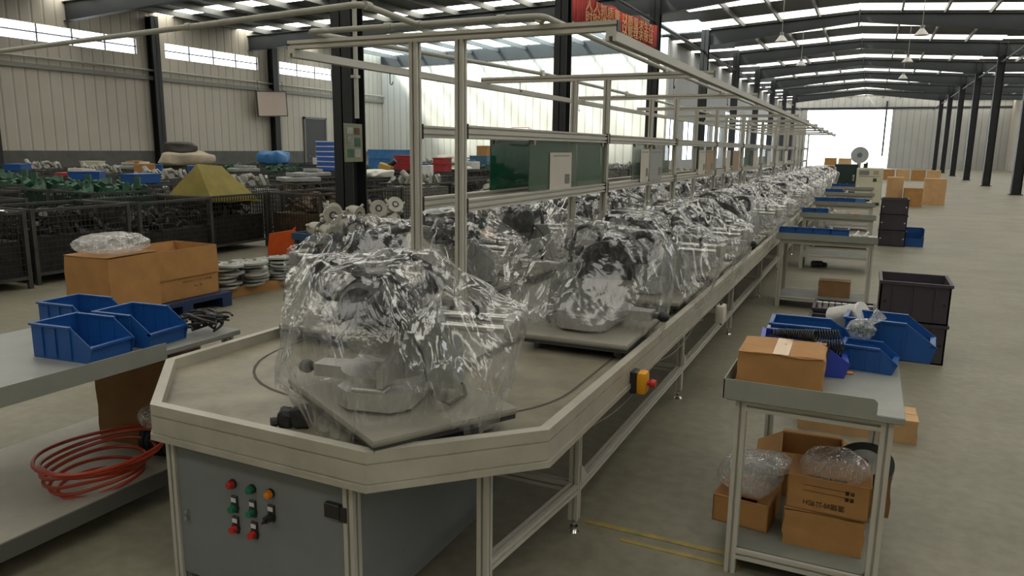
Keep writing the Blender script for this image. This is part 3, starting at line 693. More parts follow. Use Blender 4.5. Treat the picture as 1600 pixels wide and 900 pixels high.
HB = [(-.26, .26, -.14, .14, .09), (-.17, .17, -.20, .14, .10), (-.05, .05, -.38, -.1, .10), (-.26, .26, .03, .06, .17), (-.08, .08, .05, .25, .31), (-.06, .06, -.06, .45, .305), (-.075, .075, .405, .45, .315),
      (-.04, .04, .28, .32, .36), (-.06, .10, -.12, .08, .37), (.05, .29, -.11, .07, .452), (-.085, .0, -.225, .08, .38), (-.085, .0, -.17, .03, .415), (-.085, 0, -.13, -.01, .43), (-.03, .03, -.32, -.10, .46), (-.03, .02, -.03, .15, .495)]
def hull_planes(A, B, zr, cy, seed):
    """planes of the convex tent stretched over the saw's high points and a ring at height zr"""
    bm = bmesh.new(); rn = random.Random(seed)
    for x0, x1, y0, y1, z in HB:
        for x in (x0, x1):
            for y in (y0, y1): bm.verts.new((x, y, z+.016))
    for i in range(22):
        t = 2*math.pi*i/22+rn.uniform(-.1, .1); bm.verts.new((A*math.cos(t), cy+B*math.sin(t), zr+rn.uniform(-.05, .03)))
    for i in range(8):
        t = 2*math.pi*i/8; bm.verts.new((A*.9*math.cos(t), cy+B*.9*math.sin(t), -.05))
    g = bmesh.ops.convex_hull(bm, input=bm.verts[:]); bm.normal_update()
    pl = [(f.normal.copy(), f.verts[0].co.copy()) for f in bm.faces if f.normal.z > .02]; bm.free(); return pl
def tent(n, seed, A=.40, B=.43, zr=.19, PW=.27, PD=.375, rot=0, cy=.035, sag=.26):
    """clear bag pulled over the saw: taut tent above, hanging folded skirt below; returns a vertex grid"""
    rs = np.random.RandomState(seed); u = np.linspace(-1, 1, n); U, V = np.meshgrid(u, u, indexing='ij')
    big = np.maximum(abs(U), abs(V))+1e-9; r = big; small = np.where(abs(U) >= abs(V), V/np.where(U == 0, 1e-9, U), U/np.where(V == 0, 1e-9, V))*math.pi/4
    th = np.where(abs(U) >= abs(V), small+np.where(U < 0, math.pi, 0), math.pi/2-small+np.where(V < 0, math.pi, 0))
    SK = .42; q = r*(1+SK); t = np.clip((q-1)/SK, 0, 1); rad = np.minimum(q, 1)
    # folds running down the skirt
    fold = sum(rs.uniform(.4, 1)*np.abs(np.sin(th*k+rs.rand()*6.3)) for k in (7, 11, 17, 26))/2.4-.5
    bulge = 1+.05*np.sin(th*2+rs.rand()*6)+.04*np.sin(th*3+rs.rand()*6)
    rr = rad*(bulge if True else 1); rr = rr*(1+.10*fold*np.clip(q-.55, 0, 1))*(1-.19*t**1.4+.06*np.sin(th*5+seed)*t)
    X = A*rr*np.cos(th); Y = cy+B*rr*np.sin(th)
    Z = np.full_like(X, 9.)
    for nrm, p in hull_planes(A*1.02, B*1.02, zr, cy, seed): Z = np.minimum(Z, p.z-((X-p.x)*nrm.x+(Y-p.y)*nrm.y)/nrm.z)
    Hs = np.full_like(X, .02)
    for x0, x1, y0, y1, z in HB:
        d = np.maximum(np.maximum(x0-X, X-x1), np.maximum(y0-Y, Y-y1)); Hs = np.maximum(Hs, np.where(d < .012, z+.014, z+.014-(d-.012)*2.2))
    k = np.clip(sag+facets(n, n, 11, .16, rs)+facets(n, n, 5, .07, rs), 0, .62)
    Zt = np.maximum(Z-k*np.maximum(Z-Hs, 0), Hs)
    c, s_ = math.cos(rot), math.sin(rot); px, py = X*c+Y*s_, -X*s_+Y*c
    base = np.where((abs(px) < PW+.01) & (abs(py) < PD+.01), .006, -.072)
    hem = np.clip(t*1.06, 0, 1); Zt = np.where(t > 0, Zt*(1-hem**.9)+base*hem**.9, Zt)
    return np.stack([X, Y, np.maximum(Zt, np.maximum(base, np.where(t > 0, base, Hs)))], -1), q
def facets(nx, ny, step, amp, rs):
    """piecewise-linear random field: flat little triangles meeting at sharp creases"""
    gx, gy = nx//step+3, ny//step+3; g = rs.normal(0, amp, (gx, gy)); off = rs.rand(2)
    X, Y = np.meshgrid(np.arange(nx)/step+off[0], np.arange(ny)/step+off[1], indexing='ij')
    X = X+.25*np.sin(Y*1.7+off[0]*6); Y = Y+.25*np.sin(X*1.3+off[1]*6); X = np.clip(X, 0, gx-1.001); Y = np.clip(Y, 0, gy-1.001)
    i, j = X.astype(int), Y.astype(int); u, v = X-i, Y-j
    a, b_, c, d = g[i, j], g[i+1, j], g[i, j+1], g[i+1, j+1]
    return np.where(u+v < 1, a+(b_-a)*u+(c-a)*v, d+(c-d)*(1-u)+(b_-d)*(1-v))
def bag_mesh(name, Pq, m=None, seed=1, amp=1.0):
    P, q = Pq; nx, ny, _ = P.shape; rs = np.random.RandomState(seed)
    du = np.gradient(P, axis=0); dv = np.gradient(P, axis=1); Nn = np.cross(du, dv); Nn /= np.linalg.norm(Nn, axis=-1, keepdims=True)+1e-9
    Nn = np.where(Nn[..., 2:3] < 0, -Nn, Nn)
    f = np.abs(facets(nx, ny, 11, .006*amp, rs)+facets(nx, ny, 6, .0026*amp, rs))*np.clip(1.35-q, .15, 1)
    Q = P+Nn*f[..., None]
    me = bpy.data.meshes.new(name); idx = np.arange(nx*ny).reshape(nx, ny)
    q4 = np.stack([idx[:-1, :-1], idx[1:, :-1], idx[1:, 1:], idx[:-1, 1:]], -1).reshape(-1, 4)
    me.from_pydata([tuple(v) for v in Q.reshape(-1, 3)], [], [tuple(int(i) for i in w) for w in q4])
    me.materials.append(m or FILM); me.polygons.foreach_set('use_smooth', [True]*len(me.polygons)); me.set_sharp_from_angle(angle=R(13)); return me

BAGS = [bag_mesh('bag_film_a', tent(76, 3, .35, .43, .13, rot=R(90), sag=.36), seed=1), bag_mesh('bag_film_b', tent(76, 8, .33, .42, .10, rot=R(90), sag=.42), seed=2), bag_mesh('bag_film_c', tent(76, 15, .35, .42, .08, rot=R(90), sag=.40), seed=3)]
BAG0 = bag_mesh('bag_film_front', tent(104, 21, .41, .44, .20, rot=R(139), sag=.34), seed=4)

# pallets
pm = MB(); pm.box((0, 0, -.014), (.54, .75, .028), None, .012, 2); PALM = pm.mesh('pallet_board', PALLET)
pe = MB(); pe.bb(-.262, .262, -.367, .367, -.042, -.026); PALE = pe.mesh('pallet_underframe', DARK)
pl = MB(); pl.cyl((0, 0, -.08), (0, 0, -.04), .018, 10); pl.bb(-.012, .012, -.02, .02, -.05, -.03); PALL = pl.mesh('pallet_wheel', CASTG)
ZPAL = .737
def make_pallet(loc, rz, label, group=None, wheels=True):
    o = thing('saw_pallet', label, 'pallet', loc, rz, group)
    obj('top_board', PALM, o); obj('underframe', PALE, o)
    if wheels:
        for x in (-.2, .2):
            for y in (-.28, .28): obj('wheel', PALL, o, (x, y, -.0022))
    return o
proto = thing('mitre_saw', 'x', 'mitre saw'); saw_parts(proto)
FARPARTS = {'base', 'turntable', 'motor', 'blade_guard', 'saw_blade', 'slide_rail', 'handle', 'gearbox', 'pivot_bracket', 'fence'}
used = [False]
def place_saw(x, y, saw_rz, pal_rz, bag, lab_saw, lab_bag, lab_pal, gs=(None, None, None), far=False):
    make_pallet((x, y, ZPAL), pal_rz, lab_pal, gs[2], not far)
    if not used[0]:
        used[0] = True; s = proto; s.location = (x, y, ZPAL+.0005); s.rotation_euler = (0, 0, saw_rz); s['label'] = lab_saw
    else: s = copy_tree(proto, (x, y, ZPAL+.0005), saw_rz, lab_saw, gs[0], FARPARTS if far else None)
    o = obj('plastic_bag', bag, None, (x, y, ZPAL+.002), (0, 0, saw_rz)); tag(o, lab_bag, 'bag', gs[1])
    return s
# front saw on the turning pallet: rails towards the right
place_saw(-1.46, 2.13, R(-78), R(61), BAG0, 'black and silver mitre saw in the big bag at the near end of the line', 'large clear plastic bag draped over the front saw on the octagonal end', 'turned pallet under the front bagged saw')
ordn = ['first', 'second', 'third', 'fourth', 'fifth', 'sixth', 'seventh', 'eighth', 'ninth', 'tenth', 'eleventh', 'twelfth', 'thirteenth', 'fourteenth', 'fifteenth', 'sixteenth', 'seventeenth', 'eighteenth', 'nineteenth', 'twentieth']
RY = [3.50+1.06*k for k in range(19)]; LY = [3.10+1.0*k for k in range(20)]
for k, y in enumerate(RY):
    ang = R(90) if k % 3 == 0 else R(-90); ang += R(rnd.uniform(-14, 14)); x = -1.19+rnd.uniform(-.02, .02)
    place_saw(x, y, ang, R(rnd.uniform(-2, 2)), BAGS[(k+1) % 3], '%s mitre saw of the right lane after the front one' % ordn[k], 'clear bag over the %s saw of the right lane after the front one' % ordn[k], '%s pallet of the right lane after the front one' % ordn[k], ('right lane saws', 'right lane bags', 'right lane pallets'), k > 8)
for k, y in enumerate(LY):
    ang = R(-90) if k % 3 == 1 else R(90) if k % 3 == 0 else R(-70); ang += R(rnd.uniform(-14, 14)); x = -2.30+rnd.uniform(-.02, .02)
    place_saw(x, y, ang, R(rnd.uniform(-2, 2)), BAGS[(k+2) % 3], '%s mitre saw from the near end of the left lane' % ordn[k], 'clear bag over the %s saw from the near end of the left lane' % ordn[k], '%s pallet from the near end of the left lane' % ordn[k], ('left lane saws', 'left lane bags', 'left lane pallets'), k > 8)
# dark rubber block lying on the near deck
o = thing('rubber_block', 'lumpy dark rubber block on the bare deck beside the front bag', 'block', (-1.70, 1.86, ZD), R(20))
b = MB(); b.box((-.025, 0, .03), (.055, .06, .06), Euler((.1, .2, .3)), .014, 2); b.box((.03, .005, .036), (.06, .065, .072), Euler((0, -.2, .1)), .014, 2); b.jitter(.004, 3); part('block_body', b, RUBBER, o)
b = MB(); b.cyl((-.05, -.02, .02), (-.065, -.03, .02), .018, 10); part('stub', b, RUBBER, o)
# ================================================================== right side: work tables, bins, boxes
def bin_mesh(w, d, h, m, t=.004, front=.45):
    """picking bin: open top, sloping front at -y"""
    b = MB(); zf = h*front
    b.bb(-w/2+.01, w/2-.01, -d/2+.03, d/2-.01, 0, t*2)
    b.prism([(-w/2+.01, 0), (w/2-.01, 0), (w/2, h), (-w/2, h)], d/2-t, d/2, 'y')
    b.prism([(-w/2+.01, 0), (w/2-.01, 0), (w/2, zf), (-w/2, zf)], -d/2+.02, -d/2+.02+t, 'y')
    for s in (-1, 1):
        b.prism([(-d/2+.02, 0), (d/2, 0), (d/2, h), (-d/2+.10*d/.3, h), (-d/2, zf)], s*w/2-(t if s > 0 else 0), s*w/2+(0 if s > 0 else t), 'x')
    body = b.mesh('bin_body', m)
    r = MB()
    for s in (-1, 1):
        r.bb(s*w/2-.008, s*w/2+.008, -d/2+.10*d/.3, d/2, h-.006, h+.003)
        for yy in (-.15, .1, .32): r.bb(s*w/2-.006, s*w/2+.006, d*yy-.006, d*yy+.006, .01, h-.01)
    r.bb(-w/2-.006, w/2+.006, d/2-.008, d/2+.008, h-.006, h+.003); r.bb(-w/2, w/2, -d/2+.005, -d/2+.026, zf-.005, zf+.004)
    return body, r.mesh('bin_rim', m)
BINS = {}
def pbin(loc, rz, w, d, h, m, label, group=None, cat='bin', name='picking_bin'):
    key = (round(w, 3), round(d, 3), round(h, 3), m.name)
    if key not in BINS: BINS[key] = bin_mesh(w, d, h, m)
    o = thing(name, label, cat, loc, rz, group); obj('bin_body', BINS[key][0], o); obj('bin_rim', BINS[key][1], o); return o
def carton(loc, rz, w, d, h, label, m=CARD, tape=True, open_=False, seed=0, group=None, flapang=60, dent=.004, name='cardboard_box'):
    o = thing(name, label, 'box', loc, rz, group); t = .005
    b = MB()
    if open_:
        b.bb(-w/2, w/2, -d/2, -d/2+t, 0, h); b.bb(-w/2, w/2, d/2-t, d/2, 0, h); b.bb(-w/2, -w/2+t, -d/2, d/2, 0, h); b.bb(w/2-t, w/2, -d/2, d/2, 0, h); b.bb(-w/2, w/2, -d/2, d/2, 0, t)
        part('carton_body', b, m, o)
        for s, ax_ in ((-1, 'y'), (1, 'y'), (-1, 'x'), (1, 'x')):
            f = MB(); L = (w if ax_ == 'y' else d)/2*.98; fl = min(w, d)*.45
            f.bb(-L, L, 0, fl, -t/2, t/2); c = part('flap', f, m, o)
            rn = random.Random(seed+s+ord(ax_)); a = R(flapang+rn.uniform(-20, 25))
            c.location = (0, s*d/2, h) if ax_ == 'y' else (s*w/2, 0, h)
            c.rotation_euler = Euler((a-R(90) if 0 else -a*1, 0, (0 if s > 0 else R(180)) if ax_ == 'y' else (R(-90) if s > 0 else R(90))), 'XYZ')
    else:
        b.bb(-w/2, w/2, -d/2, d/2, 0, h-.004)
        bmesh.ops.subdivide_edges(b.bm, edges=b.bm.edges[:], cuts=4, use_grid_fill=True)
        rn = random.Random(seed)
        for v in b.bm.verts:
            if v.co.z > .01: v.co += Vector((rn.uniform(-dent, dent), rn.uniform(-dent, dent), rn.uniform(-dent, dent)*.7))
        part('carton_body', b, m, o, ang=50)
        for s in (-1, 1):
            f = MB(); f.bb(-w/2-.002, w/2+.002, 0, d/2-.003, -.002, .002); bmesh.ops.subdivide_edges(f.bm, edges=f.bm.edges[:], cuts=2, use_grid_fill=True); f.jitter(dent*.5, seed+s)
            c = part('flap', f, m, o); c.location = (0, 0 if s > 0 else -.0, h); c.rotation_euler = (R(rnd.uniform(-1.5, 1.5)), 0, 0 if s > 0 else R(180))
    if tape and not open_:
        f = MB(); f.bb(-w/2-.004, w/2+.004, -.028, .028, h+.0025, h+.004); f.bb(w/2+.003, w/2+.0045, -.028, .028, h*.65, h+.003); part('packing_tape', f, TAPE, o)
    return o
def work_table(name, label, x0, x1, y0, y1, zt, up=.05, shelf=None, lip='front', group=None, left=True):
    o = thing(name, label, 'table', ((x0+x1)/2, (y0+y1)/2, 0), 0, group); cx, cy = (x0+x1)/2, (y0+y1)/2; w, d = x1-x0, y1-y0
    b = MB(); b.bb(-w/2, w/2, -d/2, d/2, zt-.025, zt, .003); part('table_top', b, mat('table_top_grey', (.29, .30, .27), .45, .1, .1, 5), o)
    lm = mat('upstand_grey', (.30, .31, .27), .45, .2, .08, 5)
    lx1 = w/2 if lip == 'front' else lip
    b = MB(); b.prism([(-w/2-.012, zt-.02), (lx1, zt-.02), (lx1, zt+up-.012), (lx1-.012, zt+up), (-w/2-.012, zt+up)], -d/2-.004, -d/2, 'y'); part('front_upstand', b, lm, o)
    if left:
        b = MB(); b.bb(-w/2-.012, -w/2-.008, -d/2-.004, -d/2+min(d, .42), zt-.02, zt+up); part('side_upstand', b, lm, o)
    ins = .05
    for sx in (-1, 1):
        for sy in (-1, 1): prof('leg', (sx*(w/2-ins), sy*(d/2-ins), 0), (sx*(w/2-ins), sy*(d/2-ins), zt-.025), o)
    for sy in (-1, 1): prof('apron_bar', (-w/2+ins+.02, sy*(d/2-ins), zt-.048), (w/2-ins-.02, sy*(d/2-ins), zt-.048), o)
    for sx in (-1, 1): prof('apron_bar', (sx*(w/2-ins), -d/2+ins+.02, zt-.048), (sx*(w/2-ins), d/2-ins-.02, zt-.048), o)
    if shelf:
        for sy in (-1, 1): prof('shelf_bar', (-w/2+ins+.02, sy*(d/2-ins), shelf-.022), (w/2-ins-.02, sy*(d/2-ins), shelf-.022), o)
        for sx in (-1, 1): prof('shelf_bar', (sx*(w/2-ins), -d/2+ins+.02, shelf-.022), (sx*(w/2-ins), d/2-ins-.02, shelf-.022), o)
        b = MB(); b.bb(-w/2+ins-.01, w/2-ins+.01, -d/2+ins, d/2-ins, shelf-.004, shelf); part('shelf_board', b, mat('shelf_grey', (.20, .21, .18), .6, 0, .15, 6), o)
    return o
TZ = .725
work_table('work_table', 'nearest aluminium work table at right with cartons and blue bins on it', -.40, .185, 2.70, 3.93, TZ, .055, .105, lip=.205)
# on the table
o = carton((-.235, 2.925, TZ), R(91), .25, .30, .14, 'taped brown carton at the front corner of the nearest work table', CARD, True, seed=4, dent=.005)
o = pbin((-.17, 3.165, TZ), R(95), .175, .33, .135, VIOLET, 'violet-blue bin full of black springs behind the taped carton')
def spring(loc, r, L, turns, rot, lab):
    b = MB(); pts = [(r*math.cos(2*math.pi*turns*i/(turns*14)), r*math.sin(2*math.pi*turns*i/(turns*14)), L*i/(turns*14)) for i in range(turns*14+1)]
    b.tube(pts, .0032, 5); me = b.mesh('coil_spring', BLACK); s = obj('coil_spring', me, None, loc, rot); return tag(s, lab, 'spring', 'black springs in the violet bin')
SPR = None
for k in range(10):
    loc = (-.31+.03*(k % 5)+rnd.uniform(-.008, .008), 3.115+.04*(k//5)+.012*(k % 3), TZ+.095+.03*(k//5)+rnd.uniform(0, .015)); rot = (R(rnd.uniform(-12, 12)), R(90+rnd.uniform(-14, 14)), R(rnd.uniform(-28, 12)))
    if SPR is None: SPR = spring(loc, .021, .17, 17, rot, 'black coil spring heaped with others in the violet-blue bin')
    else:
        s = SPR.copy(); COL.objects.link(s); s.location = loc; s.rotation_euler = rot
for k in range(3):
    b = MB(); b.cyl((0, 0, 0), (0, 0, .06), .03, 16); b.cyl((0, 0, .06), (0, 0, .075), .022, 16)
    s = obj('rubber_bush', b.mesh('rubber_bush', RUBBER), None, (-.30+.035*k, 3.19+.01*k, TZ+.09), (R(75), 0, R(20*k))); tag(s, 'black rubber bush at the left end of the violet bin', 'bush', 'rubber bushes in the violet bin')
o = pbin((-.15, 3.43, TZ), R(92), .20, .36, .14, BLUE, 'long blue bin behind the violet one on the nearest table')
o = pbin((.075, 3.30, TZ), R(84), .13, .21, .10, BLUE, 'small low blue bin at the right front of the nearest table')
o = pbin((.15, 3.60, TZ), R(86), .20, .36, .16, BLUE, 'large blue bin at the right rear of the nearest table')
# cloudy bag of small parts
o = thing('parts_bag', 'knotted cloudy bag of small parts resting between the blue bins', 'bag', (.03, 3.42, TZ+.09), R(20))
b = MB(); b.ball((0, 0, .045), .06, 18, (1, .8, .75)); b.jitter(.006, 4); b.cyl((.03, 0, .07), (.075, 0, .115), .012, 8, .032); part('bag_film', b, FILMC, o)
b = MB(); rr = random.Random(5)
for k in range(26): b.box((rr.uniform(-.035, .035), rr.uniform(-.03, .03), rr.uniform(.025, .06)), (.014, .01, .01), Euler((rr.random()*3, rr.random()*3, 0)))
c = part('small_parts', b, GREENP, o); c['kind'] = 'stuff'
o = thing('packing_scrap', 'small orange scrap of packing lying on the nearest table top', 'scrap', (.0, 3.17, TZ)); b = MB(); b.box((0, 0, .006), (.03, .018, .01), Euler((.2, .1, .5)), .003); b.box((-.03, .01, .004), (.035, .012, .006), Euler((.1, 0, .2)), .002); part('scrap_piece', b, mat('scrap_orange', (.6, .25, .10), .6), o)
# silver motor housing behind the bins
o = thing('motor_housing', 'silver cylindrical motor housing leaning behind the blue bins', 'housing', (-.02, 3.73, TZ), R(-25))
b = MB(); b.cyl((-.08, 0, .09), (.05, 0, .135), .062, 24, .058); part('housing_shell', b, CAST, o); b = MB(); b.cyl((.05, 0, .135), (.062, 0, .139), .064, 24); b.bb(-.06, .02, -.03, .03, 0, .06, .01); part('housing_flange', b, WHITE, o)
# shelf below
SZ = .105
o = carton((-.04, 2.96, SZ), R(1), .28, .20, .145, 'lower brown carton on the right of the nearest table shelf', CARD, False, seed=9, dent=.006)
o = carton((-.03, 2.965, SZ+.151), R(-1), .29, .21, .135, 'upside-down printed brown carton stacked on the lower one', CARD, False, True, seed=12, flapang=150, dent=.007)
for txt, sx, sz_, size in (('温锯岭公司H', 0, .035, .026), ('重量', .085, .075, .017), ('数量', .085, .10, .017)):
    me = text_mesh(txt, size, INK, .0006); c = obj('printed_lettering', me, o, (sx-.01, -.1063, sz_), (R(90), 0, 0)); c.rotation_euler = Euler((R(90), R(180), 0))
for z, a, c_ in ((.102, -.085, .06), (.080, -.085, .06)):
    f = MB(); f.bb(a, c_, -.1063, -.1055, z, z+.0012); part('printed_rule', f, INK, o)
o = carton((-.335, 3.03, SZ), R(-6), .22, .24, .115, 'open brown carton overhanging the left end of the nearest table shelf', CARD, False, True, seed=31, flapang=115)
def film_clump(name, loc, r, sc, lab, seed, m=None):
    b = MB(); bmesh.ops.create_icosphere(b.bm, subdivisions=4, radius=r, matrix=Matrix.Diagonal((*sc, 1))); rn = np.random.RandomState(seed)
    K = rn.normal(0, 1, (14, 3)); ph = rn.rand(14)*6.28; fr = rn.uniform(12, 38, 14)
    for v in b.bm.verts:
        d = v.co.normalized(); f = sum(math.sin(fr[i]*(v.co.x*K[i, 0]+v.co.y*K[i, 1]+v.co.z*K[i, 2])+ph[i]) for i in range(14))/14
        v.co *= 1+.32*f; v.co.z = max(v.co.z, -r*sc[2]*.8)
    me = b.mesh(name, m or FILMC, 60); o = obj(name, me, None, (loc[0], loc[1], loc[2]+r*sc[2]*.8)); return tag(o, lab, 'film')
film_clump('film_bundle', (-.33, 3.03, SZ+.118), .12, (1.05, 1.0, .72), 'crumpled clear film bulging out of the overhanging carton', 3)
film_clump('film_bundle', (-.02, 2.98, SZ+.17), .12, (1.1, .8, .95), 'crumpled clear film filling the upside-down printed carton', 6)
film_clump('film_bundle', (-.27, 2.98, SZ+.23), .09, (1.2, 1., .5), 'second loose wad of clear film above the overhanging carton', 9)
o = carton((-.12, 3.42, SZ), R(4), .26, .26, .20, 'open flapped carton at the rear of the nearest table shelf', CARD, False, True, seed=40, flapang=30)
o = thing('disc_wheel', 'black ringed disc leaning at the rear right of the table shelf', 'disc', (.09, 3.30, SZ), 0)
b = MB(); b.cyl((0, 0, 0), (0, 0, .012), .115, 40); k1 = part('rubber_ring', b, BLACK, o); b = MB(); b.cyl((0, 0, .012), (0, 0, .016), .07, 32); k2 = part('disc_face', b, CASTG, o); b = MB(); b.cyl((0, 0, .016), (0, 0, .02), .018, 16); k3 = part('hub', b, mat('rust', (.2, .06, .03), .7), o)
for k in (k1, k2, k3): k.location = (0, -.04, .215); k.rotation_euler = (R(28), R(-8), 0)
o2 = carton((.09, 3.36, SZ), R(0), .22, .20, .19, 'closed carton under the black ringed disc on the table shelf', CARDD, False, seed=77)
o = carton((.06, 4.62, 0), R(2), .62, .26, .13, 'long flat carton lying on the floor behind the nearest table', CARDL, False, seed=50)

# black crates on the floor behind the nearest table
def crate(loc, w, d, h, lab, group=None, cups=False):
    o = thing('plastic_crate', lab, 'crate', loc, 0, group); t = .012
    b = MB(); b.bb(-w/2, w/2, -d/2, d/2, 0, t); b.bb(-w/2, w/2, -d/2, -d/2+t, 0, h); b.bb(-w/2, w/2, d/2-t, d/2, 0, h); b.bb(-w/2, -w/2+t, -d/2, d/2, 0, h); b.bb(w/2-t, w/2, -d/2, d/2, 0, h); part('crate_body', b, CRATE, o)
    b = MB()
    for q in ((-w/2-.012, w/2+.012, -d/2-.012, -d/2+.006), (-w/2-.012, w/2+.012, d/2-.006, d/2+.012), (-w/2-.012, -w/2+.006, -d/2, d/2), (w/2-.006, w/2+.012, -d/2, d/2)): b.bb(*q, h-.022, h+.002)
    for x in (-w*.3, 0, w*.3): b.bb(x-.008, x+.008, -d/2-.008, -d/2, .02, h-.02)
    part('crate_rim', b, CRATE, o)
    for x in (-w*.42, w*.42):
        f = MB(); f.cyl((x, -d/2-.004, h*.5), (x, -d/2-.009, h*.5), .012, 10); part('rivet', f, WHITE if group else BLACK, o)
    return o
crate((-.09, 6.87, 0), .47, .42, .30, 'low dark crate holding a row of white cups behind the nearest table')
for k in range(9):
    b = MB(); b.cyl((0, 0, 0), (0, 0, .045), .018, 12, .021); b.cyl((0, 0, .045), (0, 0, .052), .024, 12); o = obj('plastic_cup', b.mesh('plastic_cup', WHITE), None, (-.29+.05*k, 6.90, .262)); tag(o, 'small white cup standing in the row inside the dark crate', 'cup', 'white cups in the crate')
b = MB(); b.bb(-.31, .13, 6.84, 6.98, .012, .26); o = obj('crate_divider', b.mesh('crate_divider', CRATE)); tag(o, 'dark packing tray inside the cup crate', 'tray')
crate((-.10, 6.36, 0), .47, .42, .27, 'low dark empty crate in front of the crate of cups')
crate((.40, 6.62, 0), .48, .50, .31, 'lower of the two tall stacked dark crates at the right')
crate((.40, 6.62, .312), .48, .50, .31, 'upper of the two tall stacked dark crates at the right')

# receding row of work tables with blue bins
ty = [8.05, 10.95, 13.6, 16.85, 19.7]
for i, y in enumerate(ty):
    lab = 'second work table in the right-hand row, with a row of blue bins along its front' if i == 0 else 'third work table in the right-hand row, half its front lined with blue bins' if i == 1 else 'fourth work table in the right-hand row, fully lined with blue bins' if i == 2 else ['fifth', 'sixth'][i-3]+' and distant work table of the right-hand row'
    work_table('work_table', lab, -.80, .14, y, y+.62, .735, .045, .12 if i != 1 else .2, group=None if i < 3 else 'distant work tables', left=False)
    nb = [4, 2, 5, 2, 3][i]; x = -.79
    for k in range(nb):
        w = .165 if i != 2 else .155
        g = 'blue bins on the %s table' % ['second', 'third', 'fourth', 'distant', 'distant'][i]
        pbin((x+w/2, y+.13, .735), R(180), w-.006, .24, .105, BLUE if k < 4 else BLUEL, 'blue bin %s in the row along the front of the %s work table' % (['leftmost', 'second from left', 'third from left', 'fourth from left', 'fifth from left'][k], ['second', 'third', 'fourth', 'fifth', 'sixth'][i]), g)
        x += w
    rr = random.Random(i)
    for k in range(3 if i < 3 else 1):
        xx = x+.06+.09*k
        if xx > .08: break
        b = MB(); b.box((0, 0, .02), (.07, .05, .04), Euler((0, 0, rr.uniform(-.5, .5))), .006); b.cyl((0, 0, .03), (.03, .02, .07), .014, 10)
        o = obj('machined_part', b.mesh('machined_part', [WHITE, CAST, CASTG][k]), None, (xx, y+.2+.1*rr.random(), .735)); tag(o, 'small light machined part lying beside the bins on a work table', 'part', 'loose parts on the work tables')
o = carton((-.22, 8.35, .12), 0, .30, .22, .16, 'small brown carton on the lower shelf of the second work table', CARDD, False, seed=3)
o = carton((-.32, 10.99+.2, .735), 0, .16, .1, .06, 'small cream carton beside the bins on the third work table', mat('cream_card', (.62, .58, .48), .7), False, seed=3)
o = carton((-.13, 10.97+.2, .735), 0, .12, .1, .04, 'flat orange-brown carton on the third work table', CARDL, False, seed=5)
o = thing('foot_pedal', 'dark lump of scrap on the floor under the second work table row', 'scrap', (-.55, 11.25, 0)); b = MB(); b.box((0, 0, .04), (.16, .1, .08), Euler((0, 0, .4)), .02); b.box((.08, .03, .03), (.1, .07, .06), Euler((0, 0, -.4)), .015); part('scrap_lump', b, DARK, o)
for k in range(3):
    crate((.45, 14.6, .272*k), .42, .45, .27, 'dark crate in the three-high stack beside the fourth work table', 'crate stack beside the tables')
pbin((.80, 14.7, 0), 0, .3, .4, .30, BLUE, 'tall blue bin on the floor right of the dark crate stack', name='storage_bin')

# distant machine group at the end of the aisle
o = thing('machine_cabinet', 'cream machine control cabinet at the far end of the aisle', 'machine', (.02, 25.6, 0))
b = MB(); b.bb(-.37, .37, -.3, .3, .08, 1.12, .015); part('cabinet_body', b, CREAM, o); b = MB(); b.bb(-.33, .33, -.26, .26, 0, .08); part('plinth', b, DARK, o)
b = MB(); b.bb(-.30, -.02, -.312, -.298, .92, 1.05); part('display_panel', b, mat('display_grey', (.20, .22, .22), .4), o); b = MB(); b.bb(.1, .24, -.312, -.298, .93, 1.05); part('button_panel', b, mat('panel_tan', (.40, .33, .22), .5), o)
b = MB(); b.bb(.10, .2, -.312, -.298, .72, .82); part('name_plate', b, DARK, o); b = MB(); b.bb(-.3, .3, -.305, -.298, .865, .875); part('seam', b, DARK, o)
b = MB(); b.bb(-.08, .1, -.32, -.298, .12, .17, .01); part('vent_handle', b, BLACK, o)
o = thing('green_cabinet', 'dark green machine guard beside the cream cabinet', 'machine', (-.66, 25.9, 0)); b = MB(); b.bb(-.34, .34, -.3, .3, 0, 1.22, .01); part('guard_body', b, DGREEN, o)
b = MB(); b.bb(-.3, .3, -.306, -.3, .62, .64); part('seam', b, BLACK, o); b = MB(); b.bb(.2, .26, -.325, -.3, .7, .9, .008); part('guard_handle', b, STEEL, o)
o = thing('wire_reel', 'big pale round wire reel standing on a post behind the cream cabinet', 'reel', (-.33, 27.0, 0)); b = MB(); b.cyl((0, -.06, 1.50), (0, .06, 1.50), .27, 28); part('reel_disc', b, mat('reel_grey', (.42, .45, .45), .5), o)
b = MB(); b.cyl((0, -.075, 1.5), (0, .075, 1.5), .075, 16); part('reel_hub', b, mat('hub_blue', (.12, .17, .22), .5), o); b = MB(); b.cyl((0, 0, 0), (0, 0, 1.3), .06, 10); b.cyl((0, 0, 0), (0, 0, .03), .25, 14); part('stand', b, CASTG, o)
b = MB(); b.bb(-.06, .06, -.06, .06, 0, .14, .01); b.cyl((.03, 0, .14), (.03, 0, .18), .03, 10); o = obj('oil_can', b.mesh('oil_can', BLACK), None, (-.12, 25.6, 1.12)); tag(o, 'black can standing on top of the cream cabinet', 'can')
for k, (x, y, w, h, m) in enumerate([(.75, 26.0, .45, .85, CARDL), (1.25, 25.6, .5, .55, CARD), (1.25, 25.6, .45, .0, CARD), (1.9, 27, .6, .8, CARDL)]):
    if h: carton((x, y, 0), 0, w, .5, h, ['tall brown carton right of the cream cabinet', 'brown carton further right of the cream cabinet', '', 'pale brown carton at the far right of the machines'][k], m, False, seed=k+60)
g = 'far cartons at the daylight door'
